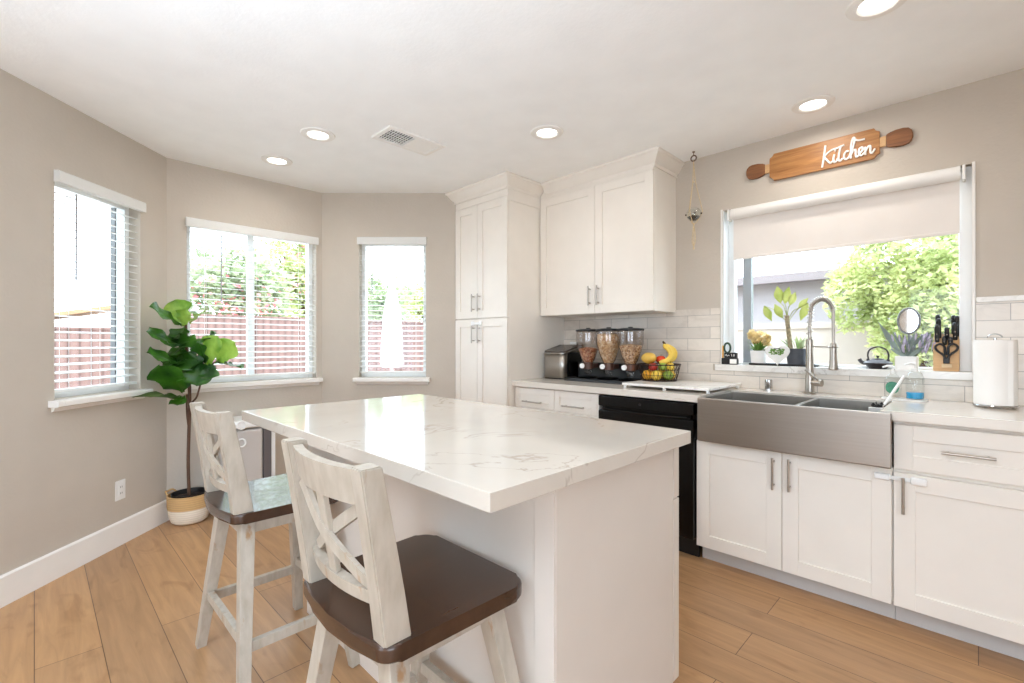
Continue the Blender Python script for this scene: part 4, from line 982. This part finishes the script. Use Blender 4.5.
mb = MB(fo_); e = Vector((fx + .113, fy - .006, 0)); mb.lathe([(.012, CT + .285), (.0175, CT + .275), (.0175, CT + .19), (.021, CT + .155), (.024, CT + .140), (.020, CT + .136)], e, 24); mb.build('spray_head', nickel, t)
mb = MB(fo_); mb.cyl((fx, fy, CT + .265), (fx + .1, fy - .005, CT + .262), .005, n=10); mb.tube([(e.x + .021 * math.cos(a), e.y + .021 * math.sin(a), CT + .262) for a in (2 * PI * k / 20 for k in range(20))], .004, 8, closed=True); mb.build('holder_arm', nickel, t)
mb = MB(fo_); mb.cyl((fx, fy, CT + .062), (fx + .062, fy - .018, CT + .062), .019, n=22); mb.build('valve', nickel, t)
mb = MB(fo_); mb.tube([(fx + .05, fy - .016, CT + .07), (fx - .012, fy - .05, CT + .135)], .0055, 10); mb.build('lever', nickel, t)
mb = MB((-.895, 3.095, CT)); mb.lathe([(.034, CT), (.034, CT + .004), (.021, CT + .006), (.0215, CT + .058), (.017, CT + .066), (0, CT + .067)], (-.895, 3.095, 0), 24); mb.box((-.905, 3.0725, CT + .012), (-.885, 3.076, CT + .05), .001)
one(mb, 'air_gap_cap', chrome, 'short chrome air gap cap on the counter left of the faucet', 'cap')

# soap bottles, tray, brush
mb = MB((-.262, 3.05, CT)); mb.prism(rrect(-.352, -.175, 3.0, 3.10, .02), CT, CT + .008, 'xy', .003); one(mb, 'soap_tray', ceramic, 'narrow white tray under the two soap bottles', 'tray')
CT2 = CT + .0085
def pump(t, off, cx, cy, z, mat, spout=(-1, -.4)):
    mb = MB(off); mb.cyl((cx, cy, z), (cx, cy, z + .014), .013, n=18); mb.cyl((cx, cy, z + .014), (cx, cy, z + .035), .0045, n=10); d = Vector((*spout, 0)).normalized()
    mb.tube([(cx, cy, z + .037), Vector((cx, cy, z + .040)) + d * .022, Vector((cx, cy, z + .032)) + d * .042], .006, 10, radii=[.0085, .006, .004]); mb.build('pump', mat, t)
o1 = (-.308, 3.05, CT2)
t = T('soap_bottle', 'clear round hand-soap bottle with green label on the white tray', 'bottle', o1)
mb = MB(o1); mb.lathe([(.024, CT2), (.03, CT2 + .004), (.036, CT2 + .05), (.034, CT2 + .085), (.022, CT2 + .112), (.013, CT2 + .12)], (o1[0], o1[1], 0), 28, True, 1, .72); mb.build('bottle', clear_glass, t, 1)
mb = MB(o1); n = 10
mb.grid([[(o1[0] + .0362 * math.sin(a) * 1.0, o1[1] - .0362 * .72 * math.cos(a) - .0012, CT2 + .052 + .03 * math.sin(v) ) for a in (-.85 * math.cos(v) * (1 - 2 * k / n) for k in range(n + 1))] for v in (-PI / 2 * .98 + PI * .98 * j / 10 for j in range(11))]); mb.build('label', green_lab, t, 1, .0006)
pump(t, o1, o1[0], o1[1], CT2 + .1195, plastic_white)
o2 = (-.222, 3.04, CT2)
t = T('soap_bottle', 'clear pump bottle with a little blue soap left on the white tray', 'bottle', o2)
mb = MB(o2); mb.lathe([(.032, CT2), (.035, CT2 + .004), (.035, CT2 + .105), (.026, CT2 + .128), (.014, CT2 + .136)], (o2[0], o2[1], 0), 28); mb.build('bottle', clear_glass, t, 1)
mb = MB(o2); mb.lathe([(0, CT2 + .003), (.0335, CT2 + .004), (.0335, CT2 + .034), (0, CT2 + .034)], (o2[0], o2[1], 0), 28, False); mb.build('soap', blue_liq, t)
pump(t, o2, o2[0], o2[1], CT2 + .1355, plastic_white)
o3 = (-.345, 2.87, .9)
t = T('dish_brush', 'white dish brush with black head standing in the sink corner by the soap', 'brush', o3)
mb = MB(o3); mb.tube(crom([(-.330, 2.80, .885), (-.31, 2.87, .925), (-.285, 2.93, .98), (-.258, 2.985, 1.038)]), .0065, 10); mb.build('handle', plastic_white, t)
mb = MB(o3); rnd = random.Random(2)
for k in range(70):
    d = Vector((rnd.gauss(0, 1), rnd.gauss(0, 1), rnd.gauss(0, 1))).normalized(); p = Vector((-.338, 2.82, .89)); mb.tube([p, p + d * .032], .0028, 4)
mb.ball((-.338, 2.82, .89), .02); mb.build('bristles', black_plastic, t, 1)
mb = MB(o3); mb.prism(rrect(-.372, -.318, 2.775, 2.80, .008), .868, .895, 'xy', .003); mb.build('caddy', plastic_white, t)

# paper towel
po = (.052, 2.992, CT)
t = T('paper_towel_holder', 'white paper towel roll on a steel holder right of the window', 'paper towels', po)
mb = MB(po); mb.lathe([(.0, CT + .006), (.072, CT + .006), (.074, CT + .009), (.072, CT + .012), (0, CT + .012)], (*po[:2], 0), 36, False); 
for k in range(4):
    a = k * PI / 2 + .5; mb.ball((po[0] + .064 * math.cos(a), po[1] + .064 * math.sin(a), CT + .0065), .006, n=10)
mb.cyl((*po[:2], CT + .01), (*po[:2], CT + .306), .006, n=12); mb.tube([(po[0] + .022 * math.cos(a), po[1], CT + .308 + .016 * math.sin(a)) for a in (PI * k / 12 for k in range(13))], .003, 8); mb.build('holder', chrome, t)
mb = MB(po); mb.lathe([(.02, CT + .0125), (.068, CT + .0125), (.0695, CT + .016), (.0695, CT + .294), (.068, CT + .297), (.02, CT + .297), (.02, CT + .0125)], (*po[:2], 0), 48, False)
mb.prism([(po[0] + .0695 * math.cos(a), po[1] + .0695 * math.sin(a)) for a in (-1.0, -.9, -.8)] + [(po[0] + .076 * math.cos(-.78), po[1] + .076 * math.sin(-.78))], CT + .0135, CT + .29); mb.build('towel_roll', paper, t)

# ------------------------------------------------------------------ window sill things
Z = SZ0 + .0005
# holder with wreath at far left
o = (-1.175, D + .004, Z); W_ = (-1.215, -1.128)
t = T('pencil_holder', 'black two-tier pencil holder with white tag at the left end of the sill', 'holder', (-1.138, D - .002, Z))
oo = (-1.146, D - .005, Z); ya, yb = D - .030, D + .025
mb = MB(oo); mb.box((-1.187, ya, Z), (-1.105, yb - .027, Z + .036), .003); mb.box((-1.175, ya + .006, Z + .0355), (-1.110, yb - .027, Z + .066), .003); mb.build('body', black_plastic, t)
mb = MB(oo); mb.box((-1.142, ya - .002, Z + .005), (-1.108, ya - .0003, Z + .030)); mb.build('tag', paper, t, 0)
mb = MB(oo)
for st in ([(-1.168, .047), (-1.163, .056), (-1.158, .046), (-1.152, .052), (-1.147, .047)], [(-1.136, .058), (-1.134, .045)], [(-1.126, .058), (-1.124, .045), (-1.119, .056)]): mb.tube(crom([(x, ya + .0055, Z + z) for x, z in st], 4), .0013, 5)
mb.build('lettering', plastic_white, t)
mb = MB(oo); mb.tube([(-1.160 + .016 * math.cos(a), ya + .014, Z + .092 + .027 * math.sin(a)) for a in (2 * PI * k / 24 for k in range(24))], .0055, 8, closed=True); mb.build('scissor_loop', M('dark_green_plastic', (28, 62, 42), .4), t)
mb = MB(oo); mb.tube([(-1.183, ya + .012, Z + .03), (-1.182, ya + .013, Z + .105)], .0035, 6); mb.build('pencil', orange_m, t)
t.scale = (1.2, 1.1, 1.15); t.location.z = Z + 0

# tray with two pots and heart
mb = MB((-.84, D + .05, Z)); mb.prism(rrect(-1.035, -.665, D - .005, D + .085, .03), Z, Z + .004); 
mb.tube([(x, y, Z + .008) for x, y in rrect(-1.033, -.667, D - .003, D + .083, .03)], .005, 8, closed=True); one(mb, 'plant_tray', black_plastic, 'long black tray under the potted plants on the sill', 'tray')
Zt = Z + .0045
def pot(loc, r0, r1, h, mat, name, label, cat):
    t = T(name, label, cat, loc); mb = MB(); mb.lathe([(0, 0), (r0, 0), (r1, h), (r1 + .002, h), (r1 + .002, h - .012), (r1 - .004, h), (r1 - .005, h - .008), (0, h - .010)][0:3] + [(r1 - .005, h), (r1 - .006, h - .012), (0, h - .013)], (0, 0, 0), 28, False); mb.build('pot', mat, t, .6); return t
def petals(mb, c, r, n, rnd):
    c = Vector(c)
    for k in range(n):
        d = Vector((rnd.gauss(0, 1), rnd.gauss(0, 1), abs(rnd.gauss(0, .8)))).normalized(); e = d.cross(Vector((rnd.gauss(0, 1), rnd.gauss(0, 1), 1))).normalized(); f = d.cross(e); s = r * rnd.uniform(.7, 1.1); p = c + d * s * .35
        vs = [mb.bm.verts.new(q) for q in (p, p + d * s * .4 + e * s * .5, p + d * s * .75 + f * s * .15, p + d * s * .4 - e * s * .5)]; mb.bm.faces.new(vs)
def leafq(mb, b, tip, wd, up=(0, 0, 1), curl=.1):
    b = Vector(b); p = Vector(tip); ax = p - b; L_ = ax.length; ax.normalize(); sd = ax.cross(Vector(up))
    if sd.length < .1: sd = ax.cross(Vector((0, 1, 0)))
    sd.normalize(); n = sd.cross(ax); rows = []
    for i, w_ in enumerate((.05, .55, .9, 1, .8, .4, .0)):
        s = i / 6; c = b + ax * L_ * s + n * (-curl * L_ * s * s); hw = wd / 2 * max(w_, .02); rows.append([c - sd * hw + n * hw * .3, c, c + sd * hw + n * hw * .3])
    mb.grid(rows)
rnd = random.Random(11)
t = pot((-.985, D + .038, Zt), .040, .047, .085, ceramic, 'flower_pot', 'white pot of cream flowers on the black sill tray', 'plant')
mb = MB()
for k in range(18):
    a = rnd.uniform(0, 2 * PI); r = rnd.uniform(.01, .062); petals(mb, (r * math.cos(a), r * math.sin(a) * .55, .145 + rnd.uniform(-.03, .05)), .03, 30, rnd)
mb.build('blooms', cream, t, 0, fix=False)
mb = MB()
for k in range(34):
    a = rnd.uniform(0, 2 * PI); leafq(mb, (.01 * math.cos(a), .01 * math.sin(a), .075), (.068 * math.cos(a), .042 * math.sin(a), .08 + rnd.uniform(.0, .08)), .024)
mb.build('leaves', green_p, t, 1, fix=False)

t = T('heart_sign', 'white heart plaque with green leaf picture leaning before the pots', 'plaque', (-.862, D - .017, Z))
hpts = []
for k in range(48):
    a = 2 * PI * k / 48; hpts.append((16 * math.sin(a) ** 3, 13 * math.cos(a) - 5 * math.cos(2 * a) - 2 * math.cos(3 * a) - math.cos(4 * a)))
mb = MB(); s_ = .0042; mb.prism([(x * s_, .0725 + y * s_) for x, y in hpts[::-1]], -.006, .006, 'xz', .002); hrt = mb.build('plaque', ceramic, t, .6)
mb = MB(); rr = random.Random(5)
for k in range(46):
    x = rr.uniform(-.034, .034); z = .082 + rr.uniform(-.016, .012); a = rr.uniform(0, PI); leafq(mb, (x, -.0068, z), (x + .016 * math.cos(a), -.0085, z + .014 * math.sin(a)), .008, (0, -1, 0), 0)
mb.build('leaf_picture', green_p, hrt, 0, fix=False)
mb = MB(); mb.tube([(-.018, -.007, .103), (.018, -.007, .104)], .0028, 6); mb.build('dark_mark', black_plastic, hrt)

t = pot((-.775, D + .042, Zt), .046, .056, .100, pot_grey, 'corn_plant', 'tall cane plant with yellow-green leaves in charcoal pot on sill', 'plant')
mb = MB(); mb.tube([(-.03, 0, .085), (-.052, 0, .30)], .013, 12); mb.build('cane', M('patterned_cane', (150, 138, 110), .8, nscale=70, nvar=.4, bscale=60, bstr=.6), t)
mb = MB()
for st, b, p, wd in (((-.05, 0, .29), (-.085, 0, .375), (-.105, 0, .485), .054), ((-.05, 0, .29), (-.062, 0, .37), (-.04, 0, .475), .05), ((-.05, 0, .29), (-.035, .0, .36), (-.005, .0, .44), .044), ((-.05, 0, .28), (-.075, -.005, .285), (-.118, -.005, .375), .046), ((-.05, 0, .26), (-.178, 0, .365), (-.135, 0, .268), .046), ((-.045, 0, .26), (.06, 0, .37), (.02, 0, .265), .046), ((-.045, 0, .27), (.01, 0, .34), (.062, 0, .40), .036)):
    mb.tube(crom([st, Vector(st).lerp(Vector(b), .5) + Vector((0, 0, .02)), b], 4), .0022, 5); leafq(mb, b, p, wd, (.15, -1, .2), .04)
mb.build('leaves', lime_leaf, t, 1.2, fix=False)
mb = MB()
for k in range(40):
    a = rnd.uniform(0, 2 * PI); r_ = rnd.uniform(.03, .095); leafq(mb, (.02 * math.cos(a), .02 * math.sin(a), .088), (r_ * math.cos(a) - .02, r_ * math.sin(a) * .45, .10 + rnd.uniform(.0, .10)), .02)
mb.build('undergrowth', leaf_mat('pale_small_leaves', (120, 150, 84), (206, 214, 170), 20, .3), t, 1, fix=False)

# teapot
tp = (-.388, D + .05, Z)
t = T('cast_iron_teapot', 'small dark cast-iron teapot with arched handle on the sill', 'teapot', tp)
mb = MB(); mb.lathe([(.0, 0), (.038, 0), (.042, .006), (.064, .026), (.066, .031), (.058, .036), (.036, .047), (.030, .049), (0, .049)], (0, 0, 0), 36, False); mb.build('body', iron, t, .5)
mb = MB(); mb.lathe([(.029, .0495), (.027, .053), (.010, .056), (.004, .057), (.004, .061), (.008, .064), (.006, .069), (0, .070)], (0, 0, 0), 24); mb.build('lid', iron, t)
mb = MB(); mb.tube(crom([(-.052, 0, .026), (-.072, 0, .034), (-.082, 0, .050)]), .01, 12, radii=None); mb.build('spout', iron, t)
mb = MB(); mb.tube(crom([(-.040, 0, .048), (-.044, 0, .075), (-.034, 0, .103), (0, 0, .118), (.034, 0, .103), (.046, 0, .075), (.044, 0, .048)]), .0042, 10); mb.build('handle', iron, t)
for sx in (-1, 1):
    mb = MB(); mb.ball((sx * .044, 0, .046), .008, n=10); mb.build('lug', iron, t)

# lavender pot, mirror, knife block
lo_ = (-.262, D + .03, Z)
t = T('lavender_pot', 'white square pot of pale lavender and grey leaves on the sill', 'plant', lo_)
mb = MB(); mb.prism(rrect(-.05, .042, -.035, .035, .008), 0, .07, 'xy', .003); mb.build('pot', ceramic, t, .5)
mb = MB()
for k in range(90):
    a = rnd.uniform(0, 2 * PI); r_ = rnd.uniform(.03, .095); h_ = rnd.uniform(.10, .185); x = r_ * math.cos(a) + .025; y = r_ * math.sin(a) * .45
    x0_, y0_ = .02 * math.cos(a), .018 * math.sin(a); mb.tube([(x0_, y0_, .06), (x * .6, y * .6, .06 + (h_ - .06) * .7), (x, y, h_)], .0008, 4)
mb.build('stems', sage, t, 1)
mb = MB()
for k in range(44):
    a = rnd.uniform(0, 2 * PI); r_ = rnd.uniform(.03, .095); h_ = rnd.uniform(.105, .18); x = r_ * math.cos(a) + .03; y = r_ * math.sin(a) * .45
    mb.tube([(x, y, h_ - .02), (x * 1.06, y * 1.06, h_), (x * 1.12, y * 1.1, h_ + .018)], .004, 6, radii=[.003, .0055, .002])
mb.build('blooms', lav, t, 1)['kind'] = 'stuff'
mb = MB()
for b, p, wd in (((-.02, 0, .06), (-.125, .0, .26), .026), ((-.015, .005, .06), (-.105, .01, .19), .012), ((0, -.01, .06), (.03, -.02, .205), .018), ((.01, -.01, .12), (.10, -.025, .20), .024), ((-.01, 0, .07), (-.06, -.01, .20), .016), ((.0, -.02, .065), (.07, -.03, .12), .022), ((.0, -.02, .065), (-.07, -.03, .11), .02)): leafq(mb, b, p, wd, (0, -1, .3), .08)
mb.build('long_leaves', sage, t, 1.2, fix=False)
mo = (-.262, D + .083, Z)
t = T('vanity_mirror', 'small oval mirror in thin grey frame standing behind the lavender', 'mirror', mo)
mc = .255
mb = MB(); mb.tube([(.044 * math.cos(a), 0, mc + .066 * math.sin(a)) for a in (2 * PI * k / 40 for k in range(40))], .0058, 8, closed=True); mb.build('frame', M('grey_metal_frame', (128, 128, 126), .35, .7), t, 1)
mb = MB(); mb.prism([(.042 * math.cos(a), mc + .064 * math.sin(a)) for a in (2 * PI * k / 40 for k in range(40))], -.002, .002, 'xz'); mb.build('glass', silver_mirror, t, .5)
mb = MB(); mb.cyl((0, 0, .006), (0, 0, mc - .07), .005); mb.lathe([(0, 0), (.04, 0), (.038, .005), (.006, .009), (0, .009)], (0, 0, 0), 28, False, 1, .1); mb.build('stand', M('grey_metal_stand', (128, 128, 126), .35, .7), t)

ko = (-.112, D + .045, Z)
t = T('knife_block', 'beech knife block with black-handled knives and scissors on the sill', 'knife block', ko)
mb = MB(); mb.prism([(-.05, 0), (.06, 0), (.06, .165), (.02, .185), (-.05, .122)], -.05, .046, 'yz', .004); mb.build('block', kraft, t, .5)
sl_ = Vector((0, -.28, .96)).normalized(); nrm = Vector((0, -.96, -.28))
rows_ = [(-.036, -.012, .135, .075), (-.03, .012, .155, .085), (-.034, .03, .168, .09), (.0, .0, .15, .05), (.03, .0, .15, .07), (.036, .022, .165, .085), (.024, .035, .175, .08), (-.008, -.028, .13, .03), (.014, -.03, .128, .028)]
for x, y, z, L_ in rows_:
    kf = Vector((x, y, z - .012)); q = kf + sl_ * (L_ * 1.25 + .012)
    mb = MB(); mb.bar(kf, q, .017, .022, (0, 1, 0), .019, .025, .004); k_ = mb.build('knife_handle', black_plastic, t)
    mb = MB()
    for s in (.35, .6, .85):
        c = kf.lerp(q, s); mb.cyl(c + Vector((0, -.0095, 0)), c + Vector((0, -.0125, -.0006)), .0022, n=8)
    mb.build('rivet', chrome, k_)
    mb = MB(); mb.ball(q, .0095, 1, 1.15, .8, 10); mb.build('pommel', black_plastic, k_)
sc = T('scissors', 'black-handled kitchen scissors slotted in front of the knife block', 'scissors', (-.112, D - .012, Z + .06))
for s in (-1, 1):
    mb = MB(); mb.tube(crom([(s * .004, 0, .0), (s * .012, 0, .02), (s * .035, 0, .042), (s * .04, 0, .062), (s * .024, 0, .074), (s * .008, 0, .062), (s * .006, 0, .04), (s * .004, 0, .02)]), .0052, 8); mb.build('handle_loop', black_plastic, sc, 1)
mb = MB(); mb.box((-.012, -.004, -.022), (.012, .003, .006), .002); mb.build('blade', black_plastic, sc)
mb = MB(); mb.box((-.018, -.054 + .0, .018), (.02, -.0502, .036), .0015); l_ = mb.build('maker_plate', M('pale_plate', (216, 190, 150), .5), t)
